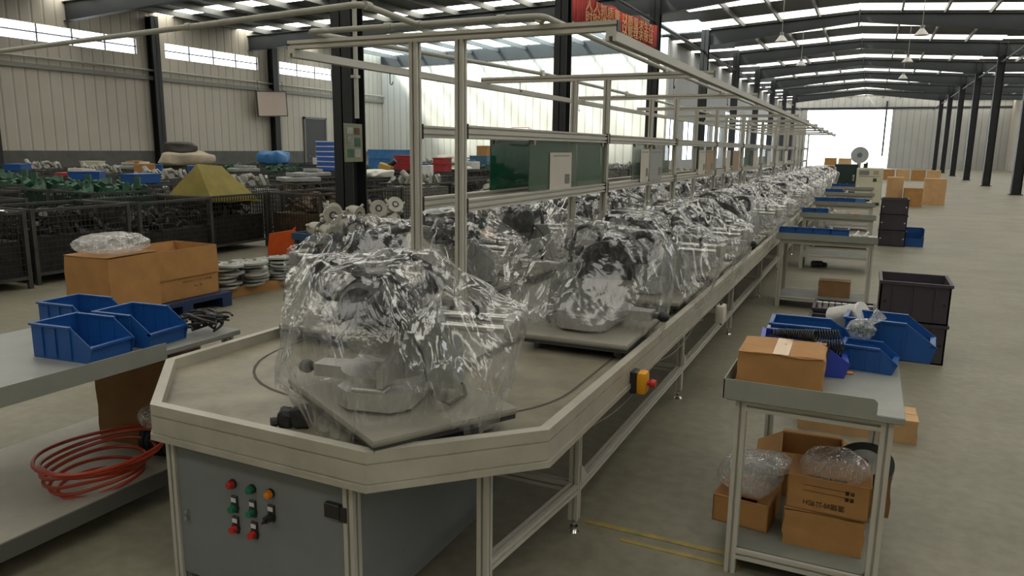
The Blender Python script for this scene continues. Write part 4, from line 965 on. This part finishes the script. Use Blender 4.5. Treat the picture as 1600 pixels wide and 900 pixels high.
for k in range(10):
    x = -2.2+.8*(k % 8); y = 50; z = 0 if k < 8 else .62
    carton((x, y, z), R(rnd.uniform(-8, 8)), .7, .5, .6, 'far brown carton in the stacks before the bright doorway', CARDL if k % 2 else CARD, False, seed=k, group=g)
# ================================================================== left side: bench, cartons, cages and stores
# narrow bench standing along the left flank of the line
o = thing('side_bench', 'grey steel bench with a lower shelf along the left flank of the line', 'table', (-3.2, 2.3, 0))
b = MB(); b.bb(-.46, .46, -1.1, .36, .675, .70, .003); part('table_top', b, mat('table_top_grey', (.29, .30, .27), .45), o)
b = MB(); b.bb(.462, .466, -1.1, -.08, .66, .735); part('side_upstand', b, mat('upstand_grey', (.30, .31, .27), .45), o)
for x in (-.42, .42):
    for y in (-1.05, .31): prof('leg', (x, y, 0), (x, y, .675), o)
b = MB(); b.bb(-.44, .45, -1.08, .34, .13, .15); part('lower_shelf', b, mat('shelf_cream', (.42, .40, .33), .6, 0, .15, 4), o)
b = MB(); b.bb(.45, .462, -1.1, .36, .085, .152); part('shelf_lip', b, mat('shelf_lip_dark', (.12, .12, .10), .6), o)
pbin((-2.97, 2.29, .70), R(96), .22, .33, .145, BLUE, 'big blue bin at the end of the side bench nearest the line')
pbin((-2.99, 2.02, .70), R(96), .22, .33, .145, BLUE, 'big blue bin on the side bench left of the one nearest the line')
pbin((-3.38, 2.30, .70), R(96), .22, .33, .145, BLUE, 'big blue bin at the rear of the side bench')
# tangle of black cable on the bench end
o = thing('cable_tangle', 'tangle of black cable between the blue bin and the line rim', 'cable', (-2.86, 2.53, .70)); rr = random.Random(2)
for k in range(5):
    b = MB(); pts = []
    for i in range(40):
        a = i/39*2*math.pi*rr.uniform(1.8, 2.2); q = .075+.03*math.sin(a*1.7+k); pts.append((q*math.cos(a+k)+.02*math.sin(k*2), .06*math.sin(k)+q*.9*math.sin(a+k), .012+.012*k+.05*abs(math.sin(a*.9+k))))
    b.tube(pts, .006, 6); part('cable_loop', b, BLACK, o)
# red hose and clutter on the lower shelf
o = thing('hose_coil', 'loose coil of red hose on the lower shelf of the side bench', 'hose', (-2.90, 1.98, .15)); rr = random.Random(7)
for k in range(6):
    b = MB(); pts = []
    for i in range(36):
        a = i/35*2*math.pi; q = .13+.018*k+.02*math.sin(3*a+k); pts.append((q*math.cos(a), q*1.25*math.sin(a), .012+.028*k+.02*math.sin(2*a+k)))
    b.tube(pts, .008, 6, closed=True); part('hose_loop', b, CABLE, o)
o = thing('motor_unit', 'dark finned motor lying behind the red hose on the lower shelf', 'motor', (-2.88, 2.28, .15)); b = MB(); b.cyl((-.1, 0, .08), (.1, .06, .08), .075, 18); part('motor_body', b, mat('motor_teal', (.02, .035, .04), .4), o)
for k in range(7):
    b = MB(); x = -.08+.026*k; b.cyl((x, (x+.1)*.3, .08), (x+.008, (x+.108)*.3, .08), .085, 18); part('cooling_fin', b, mat('motor_teal', (.02, .035, .04), .4), o)
film_clump('film_bundle', (-2.88, 2.26, .31), .08, (1.2, 1., .7), 'greenish wad of film resting on the motor on the lower shelf', 19)
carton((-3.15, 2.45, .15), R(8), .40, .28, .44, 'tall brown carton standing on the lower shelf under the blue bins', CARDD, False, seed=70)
o = thing('yellow_tag', 'small yellow tape roll on the lower shelf of the side bench', 'tape', (-3.26, 2.36, .15)); b = MB(); b.cyl((0, 0, 0), (0, 0, .05), .06, 20); part('tape_roll', b, YELLOW, o); b = MB(); b.cyl((0, 0, .0505), (0, 0, .052), .035, 16); part('core', b, CARD, o)

# big open carton on a blue pallet, film-wrapped carton beside it
o = thing('plastic_pallet', 'blue plastic pallet under the big open carton', 'pallet', (-6.12, 4.9, 0)); b = MB(); b.bb(-.42, .42, -.55, .55, .10, .14); part('deck_board', b, mat('navy', (.01, .03, .09), .5), o)
for y in (-.48, 0, .48):
    b = MB(); b.bb(-.42, .42, y-.06, y+.06, 0, .10); part('runner', b, mat('navy', (.01, .03, .09), .5), o)
o = carton((-6.1, 5.0, .14), R(90), .76, .60, .48, 'big open brown carton with printed side beyond the side bench', CARD, False, True, seed=21, flapang=84)
for txt, z, s in (('PRODUCT OF CHINA', .16, .036), ('No. 20', .11, .036)):
    me = text_mesh(txt, s, mat('faded_ink', (.17, .09, .04), .8), .0006); c = obj('printed_lettering', me, o, (.12, -.3015, z), (R(90), 0, 0))
b = MB(); b.bb(-.38, .38, -.3012, -.3, .335, .36); part('printed_band', b, mat('dark_band', (.36, .17, .06), .7), o)
carton((-5.85, 4.27, 0), R(95), .52, .50, .66, 'brown carton wrapped in loose film at the far left edge', CARD, False, seed=22)
film_clump('film_bundle', (-5.83, 4.27, .672), .30, (.95, 1.0, .32), 'loose clear film spread over the wrapped carton', 33)
# pile of cast discs on a carton and sack
o = carton((-6.25, 6.10, 0), R(80), .9, .62, .10, 'flat carton under the pile of cast discs', CARD, False, seed=23)
film_clump('sack', (-6.02, 6.62, 0), .26, (1.0, 1.3, .35), 'pale woven sack sagging at the edge of the disc pile', 41, mat('sack_cloth', (.33, .30, .22), .85, 0, .2, 6, .3, 20))
dm = MB(); dm.cyl((0, 0, 0), (0, 0, .022), .145, 28, .14); dm.cyl((0, 0, .022), (0, 0, .036), .075, 20, .06); dm = dm.mesh('disc_plate', mat('disc_grey', (.34, .35, .31), .5, .3, .15, 8)); dr_ = MB(); dr_.cyl((0, 0, .036), (0, 0, .042), .02, 12); dr_ = dr_.mesh('disc_hub', DARK)
rr = random.Random(4); spots = [(-.26, -.36), (-.05, -.30), (.2, -.34), (-.22, -.05), (.06, .0), (.28, -.05), (-.2, .28), (.08, .32), (.3, .3)]
names_ = ['front left', 'front middle', 'front right', 'middle left', 'central', 'middle right', 'rear left', 'rear middle', 'rear right']
for k, (u, v) in enumerate(spots):
    for j in range(5+k % 3):
        d = thing('cast_disc', 'grey cast disc plate in the %s stack of the disc pile' % names_[k], 'disc', (-6.25+u+rr.uniform(-.04, .04), 6.10+v*1.1+rr.uniform(-.045, .045), .102+.038*j), rr.uniform(0, 6), 'discs of the %s stack' % names_[k])
        d.rotation_euler = (R(rr.uniform(-3, 3)), R(rr.uniform(-3, 3)), d.rotation_euler.z)
        obj('disc_plate', dm, d); obj('disc_hub', dr_, d)
# orange sheet leaning on a cage
o = thing('orange_sheet', 'bright orange plastic sheet leaning against a wire cage', 'sheet', (-7.72, 8.36, 0)); b = MB(); b.prism([(-.22, .02), (.22, .0), (.22, .42), (.17, .37), (-.2, .34)], -.006, .006, 'y'); c = part('sheet_panel', b, ORSHEET, o); c.rotation_euler = (R(8), 0, R(72))
# blue trolley of white castings (motor housings)
o = thing('parts_trolley', 'blue steel trolley loaded with white castings before the wide column', 'trolley', (-6.3, 8.35, 0), R(88))
for z in (.40, .12):
    b = MB(); b.bb(-.95, .95, -.32, .32, z, z+.02); part('tray', b, mat('trolley_blue', (.03, .075, .14), .5, .1, .2, 5), o)
    for q in ((-.95, .95, -.33, -.31), (-.95, .95, .31, .33), (-.96, -.94, -.32, .32), (.94, .96, -.32, .32)):
        f = MB(); f.bb(*q, z, z+.09); part('tray_edge', f, mat('trolley_blue', (.03, .075, .14), .5), o)
for x in (-.9, .9):
    for y in (-.29, .29):
        b = MB(); b.bb(x-.02, x+.02, y-.02, y+.02, .06, .42); part('leg', b, mat('trolley_blue', (.03, .075, .14), .5), o); b = MB(); b.cyl((x, y-.02, .05), (x, y+.02, .05), .05, 14); part('wheel', b, BLACK, o)
hm = MB(); hm.cyl((0, -.09, .11), (0, .0, .11), .115, 22, .10); hm.ball((0, .0, .11), .10, 18, (1, 1.1, 1)); hm.cyl((0, -.1, .11), (0, -.088, .11), .12, 22); hm.bb(-.12, .12, -.05, .05, 0, .05, .01); hm = hm.mesh('housing_shell', mat('white_casting', (.40, .39, .33), .5, .1, .2, 9))
hb = MB(); hb.cyl((0, -.103, .11), (0, -.1, .11), .05, 18); hb = hb.mesh('bore', DARK); he = MB(); he.cyl((.1, -.03, .14), (.17, -.03, .16), .018, 10); he.cyl((-.08, 0, .18), (-.1, 0, .24), .02, 10); he = he.mesh('lug', mat('white_casting', (.40, .39, .33), .5))
rr = random.Random(9)
for k in range(14):
    for lay in range(1 if k % 2 else 2):
        if lay and k > 9: continue
        d = thing('white_casting', 'off-white motor housing casting in the %s, %s row on the blue trolley' % ('upper layer' if lay else 'lower layer', 'rear' if k >= 7 else 'front'), 'casting', (-6.16+rr.uniform(-.02, .02)-(.22 if k >= 7 else 0), 7.55+.25*(k % 7)+rr.uniform(-.02, .02), .44+lay*.19), R(90+rr.uniform(-40, 40)), 'white castings on the trolley')
        d.rotation_euler = (R(rr.uniform(-35, 35)), R(rr.uniform(-30, 30)), d.rotation_euler.z)
        obj('housing_shell', hm, d); obj('bore', hb, d); obj('lug', he, d)
carton((-6.25, 7.9, .14), R(88), .5, .4, .12, 'flat brown carton on the lower tray of the blue trolley', CARDD, False, seed=24)

# wire cages ------------------------------------------------------------
CW, CD, CHh = 1.2, 1.0, .86
def wire_panel(L, h, horiz='x'):
    b = MB(); w = .0035
    def bar(p, q):
        x0, z0 = p; x1, z1 = q; 
        if horiz == 'x': b.bb(min(x0, x1)-w, max(x0, x1)+w, -w, w, min(z0, z1)-w, max(z0, z1)+w)
        else: b.bb(-w, w, min(x0, x1)-w, max(x0, x1)+w, min(z0, z1)-w, max(z0, z1)+w)
    n1 = int(L/.055); n2 = int(h/.065)
    for i in range(n1+1): x = -L/2+L*i/n1; bar((x, 0), (x, h))
    for i in range(n2+1): z = h*i/n2; bar((-L/2, z), (L/2, z))
    return b.mesh('mesh_panel', WIRE)
WPX, WPY = wire_panel(CW-.04, CHh-.16, 'x'), wire_panel(CD-.04, CHh-.16, 'y')
cf = MB()
for x in (-CW/2, CW/2):
    for y in (-CD/2, CD/2): cf.bb(x-.022, x+.022, y-.022, y+.022, 0, CHh)
for z in (.12, CHh-.02):
    for y in (-CD/2, CD/2): cf.bb(-CW/2, CW/2, y-.016, y+.016, z-.016, z+.016)
    for x in (-CW/2, CW/2): cf.bb(x-.016, x+.016, -CD/2, CD/2, z-.016, z+.016)
cf = cf.mesh('cage_frame', mat('cage_paint', (.06, .06, .052), .55, .3, .3, 6))
cfl = MB(); cfl.bb(-CW/2, CW/2, -CD/2, CD/2, .10, .112); cfl = cfl.mesh('cage_floor', DARK)
def heap_mesh(seed, m, n=110, hmax=.78):
    rn = random.Random(seed); b = MB()
    for i in range(n):
        z = .2+(hmax-.2)*math.sqrt(rn.random()); x, y = rn.uniform(-.5, .5), rn.uniform(-.4, .4); e = Euler((rn.random()*3, rn.random()*3, rn.random()*3)); t = rn.random()
        z -= .25*max(0, max(abs(x)/.5, abs(y)/.4)-.6)
        if t < .5: b.box((x, y, z), (rn.uniform(.06, .2), rn.uniform(.04, .12), rn.uniform(.03, .09)), e)
        elif t < .85:
            d = e.to_matrix() @ Vector((0, 0, rn.uniform(.03, .12))); b.cyl(Vector((x, y, z))-d, Vector((x, y, z))+d, rn.uniform(.02, .07), 8)
        else:
            d = e.to_matrix() @ Vector((0, 0, .015)); b.cyl(Vector((x, y, z))-d, Vector((x, y, z))+d, rn.uniform(.06, .11), 12)
    b.bb(-.56, .56, -.46, .46, .115, hmax-.25)
    return b.mesh('heap', m, 40)
HEAPS_ = {'dark': heap_mesh(1, HEAPD), 'dark2': heap_mesh(2, HEAPD, 90, .7), 'silver': heap_mesh(3, HEAPS), 'brown': heap_mesh(4, HEAPB), 'green': heap_mesh(5, GREENP, 110, 1.0), 'white': heap_mesh(6, mat('pale_castings', (.34, .34, .3), .5, .2, .35, 9), 110, 1.02), 'blue': heap_mesh(7, BLUEL, 90, .98)}
def cage(x, y, rz, kind, label, group=None, z=0):
    o = thing('wire_cage', label, 'cage', (x, y, z), rz, group)
    obj('cage_frame', cf, o); obj('cage_floor', cfl, o)
    obj('mesh_panel', WPX, o, (0, -CD/2, .13)); obj('mesh_panel', WPX, o, (0, CD/2, .13)); obj('mesh_panel', WPY, o, (-CW/2, 0, .13)); obj('mesh_panel', WPY, o, (CW/2, 0, .13))
    h = obj('castings', HEAPS_[kind], o); h['kind'] = 'stuff'
    return o
kinds = ['dark', 'silver', 'brown', 'green', 'dark2', 'dark', 'dark', 'silver', 'green', 'white']
near = [(-8.9, 5.80, 'dark', 'nearest wire cage of dark castings behind the big open carton'), (-8.9, 7.12, 'dark2', 'wire cage of dark castings left of the yellow tarpaulin'), (-9.1, 8.42, 'dark', 'wire cage under the yellow tarpaulin'),
        (-8.15, 9.75, 'brown', 'wire cage right of the orange sheet, before the wide column'), (-8.3, 11.1, 'dark2', 'wire cage half hidden behind the wide column'), (-8.8, 4.45, 'dark', 'leftmost near wire cage with metal rods across it')]
for x, y, k, lab in near: cage(x, y, R(90+rnd.uniform(-4, 4)), k, lab)
g = 'rows of wire cages in the left store'
TOPS = []
PILES = [(-20.4, 17.9), (-19.8, 21.3), (-14.3, 17.7), (-14.4, 20.7), (-13.0, 20.0), (-13.2, 18.4), (-10.6, 14.6), (-12.0, 21.2), (-15.2, 26.0), (-13.4, 25.6), (-11.4, 19.2)]
solid = PILES+[(a_, c_) for a_, c_, _, _ in near]+[(-11.0, 8.1)]
words = {'dark': 'dark castings', 'dark2': 'blackish castings', 'brown': 'rusty brown castings', 'silver': 'silver castings', 'green': 'green-painted parts', 'white': 'pale castings', 'blue': 'blue plastic parts'}
rows = ['first', 'second', 'third', 'fourth', 'fifth', 'sixth', 'seventh']
for i, x in enumerate([-10.6, -12.3, -14.0, -15.8, -17.6, -19.6, -21.6]):
    for j in range(16):
        y = 5.6+1.62*j+(i % 2)*.4+.55*i
        if y < -x*.52 or y > -x*1.75+3 or y > 33: continue
        if any(abs(x-a_) < 1.06 and abs(y-c_) < 1.3 for a_, c_ in solid): continue
        k = kinds[(i*5+j*3) % 10]
        cage(x, y, R(90+rnd.uniform(-2, 2)), k, 'wire cage of %s in the %s cage row counted from the column row' % (words[k], rows[i]), '%s in cage row %s' % (words[k], rows[i]))
        if k in ('dark', 'dark2', 'silver', 'brown') and rnd.random() < .62: TOPS.append((x, y, i))
for i, (x, y) in enumerate([(-5.6, 11.8), (-5.6, 13.4), (-5.7, 15.2), (-5.6, 17.0), (-5.8, 19.2), (-5.7, 21.5), (-5.7, 24.0), (-8.6, 13.4), (-8.7, 15.2), (-8.6, 17.1), (-8.7, 19.0), (-8.8, 22.0), (-8.8, 24.5), (-9.0, 28.0), (-9.0, 31.0), (-5.8, 27), (-5.8, 30)]):
    kk = ['white', 'dark', 'silver', 'brown', 'dark2', 'green', 'white'][i % 7]; cage(x, y, R(90), kk, 'wire cage of %s standing %s the column row' % (words[kk], 'on the line side of' if x > -7 else 'on the store side of'), 'wire cages beside the columns')
cage(-11.0, 8.1, R(88), 'green', 'wire cage of green parts directly behind the yellow tarpaulin')

# yellow tarpaulin tent on a cage
o = thing('yellow_tarpaulin', 'dull yellow tarpaulin propped like a tent over a wire cage', 'tarpaulin', (-9.1, 8.44, .865), R(90))
b = MB(); A = [(-.50, -.52, -.10), (.46, -.5, -.13), (.47, .5, -.12), (-.48, .5, -.1)]; T = [(-.30, -.02, .44), (.20, 0.0, .40)]
v = [b.bm.verts.new(p) for p in A+T]
for f in ((0, 1, 5, 4), (1, 2, 5), (2, 3, 4, 5), (3, 0, 4)): b.bm.faces.new([v[i] for i in f])
bmesh.ops.subdivide_edges(b.bm, edges=b.bm.edges[:], cuts=6, use_grid_fill=True)
for q in b.bm.verts: q.co.z += .02*math.sin(q.co.x*9)*math.sin(q.co.y*7)
c = part('tarp_sheet', b, TARP, o, ang=30); md = c.modifiers.new('thickness', 'SOLIDIFY'); md.thickness = .006
b = MB(); b.cyl((-.28, -.02, 0), (-.28, -.02, .42), .015, 8); b.cyl((.2, -.0, 0), (.2, 0, .38), .015, 8); part('prop_pole', b, DARK, o)
# metal rods across the leftmost cage
for k in range(9):
    b = MB(); b.cyl((-.55, 0, 0), (.55, 0, 0), .011, 8); b.cyl((-.57, 0, 0), (-.55, 0, 0), .015, 8); r_ = obj('steel_rod', b.mesh('steel_rod', STEEL if k % 2 else CASTG), None, (-8.75, 4.05+.1*k, .875), (0, R(rnd.uniform(-1, 1)), R(rnd.uniform(-6, 6)))); tag(r_, 'bare steel rod lying across the leftmost near wire cage', 'rod', 'steel rods on the cage')
# goods standing on and among the far cages
def stack_boxes(name, loc, w, d, h, m, lab, cat='crate', n=3, lid=None):
    o = thing(name, lab, cat, loc, R(rnd.uniform(-8, 8)))
    for k in range(n):
        b = MB(); b.bb(-w/2, w/2, -d/2, d/2, h/n*k+.004, h/n*(k+1)-.004, .01); part('tray', b, m, o)
        f = MB(); f.bb(-w/2-.012, w/2+.012, -d/2-.012, d/2+.012, h/n*(k+1)-.035, h/n*(k+1)-.006); part('tray_rim', f, lid or m, o)
    return o
def draped(name, loc, w, d, h, m, lab, seed, cat='tarpaulin'):
    b = MB(); bmesh.ops.create_icosphere(b.bm, subdivisions=4, radius=1); rn = np.random.RandomState(seed); K = rn.normal(0, 3, (8, 3)); ph = rn.rand(8)*6
    for v in b.bm.verts:
        p = v.co.copy(); s_ = [math.copysign(abs(c)**.55, c) for c in p]; f = 1+.06*sum(math.sin(K[i] @ np.array(p)+ph[i]) for i in range(8))/2
        v.co = Vector((s_[0]*w/2*f, s_[1]*d/2*f, max(0, (s_[2]*.5+.5))*h*f))
    o = obj(name, b.mesh(name, m, 60), None, loc); return tag(o, lab, cat)
CT = .87
def pile_base(x, y):
    cage(x, y, R(90), 'dark2', 'wire cage serving as a stand for wrapped goods in the left store', g)
pile_base(-20.4, 17.9); draped('beige_tarpaulin', (-20.4, 17.9, CT), 1.15, 1.7, .46, BEIGE, 'beige tarpaulin over goods before the left wall', 3)
draped('black_sack', (-20.5, 17.75, CT+.40), .8, .9, .36, mat('black_sack', (.05, .045, .04), .7, 0, .3, 5), 'bulging black sack on top of the beige tarpaulin', 5, 'sack')
pile_base(-19.8, 21.3); draped('blue_tarpaulin', (-19.8, 21.3, CT), .9, 1.1, .52, BLUEL, 'bright blue tarpaulin over goods under the white board', 6)
o = stack_boxes('bottle_tray_stack', (-14.3, 17.7, CT), .62, .5, .86, mat('tray_blue', (.03, .11, .46), .45), 'tall stack of blue trays of white bottles left of the wide column', 'stack', 6, mat('tray_white', (.62, .65, .70), .5)); pile_base(-14.3, 17.7)
pile_base(-14.4, 20.7); stack_boxes('blue_crate_stack', (-14.4, 20.9, CT), .9, 1.2, .62, BLUEL, 'wide stack of blue crates right of the wide column', 'stack', 2)
pile_base(-13.0, 20.0); stack_boxes('red_crate_stack', (-13.1, 19.95, CT), .62, .62, .46, mat('red_crate', (.36, .03, .03), .5, 0, .2, 6), 'dark red crates before the wide blue crate stack', 'stack', 3)
o = thing('yellow_machine_part', 'yellow and black machine part beside the red crates', 'part', (-13.2, 18.9, CT), .4); b = MB(); b.box((0, 0, .1), (.4, .3, .2), Euler((0, .3, 0)), .03); part('yellow_casing', b, mat('dull_yellow', (.5, .34, .08), .5), o); b = MB(); b.cyl((.1, 0, .15), (.3, 0, .3), .08, 12); part('black_spout', b, BLACK, o); pile_base(-13.2, 18.4)
draped('white_cloth_bundle', (-10.5, 14.6, CT), .7, 1.0, .18, WHITEC, 'white sheeting spread over a cage right of the wide column', 8, 'cloth'); pile_base(-10.6, 14.6)
draped('white_cloth_bundle', (-12.0, 21.2, CT), .7, 1.0, .14, WHITEC, 'white sheeting spread over a cage beyond the first gantry posts', 9, 'cloth'); pile_base(-12.0, 21.2)
pile_base(-15.2, 26.0); draped('white_sack', (-15.2, 26.0, CT), .8, .9, .42, WHITEC, 'pale sacks on a cage before the bright white wall', 10, 'sack')
pile_base(-13.4, 25.6); stack_boxes('blue_crate_stack', (-13.4, 25.6, CT), .7, .95, .42, mat('blue_grey', (.06, .15, .23), .5, 0, .2, 5), 'blue-grey crates before the bright white wall', 'stack', 2)
carton((-13.35, 25.6, CT+.421), 0, .42, .42, .36, 'small brown carton on top of the blue-grey crates', CARD, False, seed=90)
pile_base(-11.4, 19.2); stack_boxes('red_crate_stack', (-11.4, 19.2, CT), .4, .4, .42, mat('red_crate', (.36, .03, .03), .5), 'narrow dark red crates seen between the first gantry posts', 'stack', 2)
for k in range(5):
    b = MB(); b.cyl((0, 0, 0), (0, 0, .9), .29, 18); b.cyl((0, 0, .3), (0, 0, .32), .3, 18); b.cyl((0, 0, .6), (0, 0, .62), .3, 18); o = obj('blue_drum', b.mesh('blue_drum', mat('drum_blue', (.02, .06, .16), .4)), None, (-11.6+.62*k*.55, 33.5+.2*k, 0)); tag(o, 'dark blue drum standing before the right end of the white wall', 'drum', 'blue drums by the white wall')
pbin((-4.35, 10.6, .0), R(90), .5, .7, .42, BLUE, 'big blue bin on the floor seen behind the left lane of saws', name='storage_bin')
pbin((-4.45, 11.5, .0), R(90), .5, .7, .40, BLUE, 'second big blue bin on the floor behind the left lane of saws', name='storage_bin')
carton((-5.0, 9.9, 0), R(85), .6, .5, .35, 'brown carton on the floor before the blue bins behind the left lane', CARD, False, seed=95)
carton((-9.45, 13.4+1.95, 0), R(90), .8, .5, .62, 'brown carton between wire cages behind the first gantry posts', CARDD, False, seed=96)
# assorted goods set down on the far cages
TM = [('blue', BLUE), ('faded blue', BLUEL), ('white', WHITE), ('brown', CARD), ('green', mat('crate_green', (.02, .12, .06), .5, 0, .2, 6)), ('grey', CASTG), ('dark red', mat('red_crate', (.36, .03, .03), .5)), ('cream', CREAM)]
GM = {}
for n_, (x, y, i) in enumerate(TOPS):
    cname, m = TM[(n_*5+i) % 8]; kind = n_ % 3; key = (cname, kind)
    if key not in GM:
        b = MB(); r = MB()
        if kind == 0: b.bb(-.28, .28, -.2, .2, 0, .17, .012); r.bb(-.29, .29, -.21, .21, .15, .18)
        elif kind == 1:
            b.bb(-.38, .38, -.3, .3, 0, .09, .012); r.box((.05, 0, .13), (.5, .34, .08), Euler((0, .06, .3)), .012)
        else: b.bb(-.2, .2, -.2, .2, 0, .26, .012); r.cyl((0, 0, .26), (0, 0, .30), .12, 14)
        GM[key] = (b.mesh('goods_body', m), r.mesh('goods_top', TM[(n_*3+2) % 8][1] if kind else m))
    o = thing('stored_goods', '%s %s set down on a wire cage in the %s cage row' % (cname, ['tray', 'flat pack', 'drum box'][kind], rows[i]), ['tray', 'package', 'box'][kind], (x+rnd.uniform(-.1, .1), y+rnd.uniform(-.15, .15), CT-.01), R(rnd.uniform(0, 180)), '%s %s in cage row %s' % (cname, ['trays', 'flat packs', 'drum boxes'][kind], rows[i]))
    obj('goods_body', GM[key][0], o); obj('goods_top', GM[key][1], o)
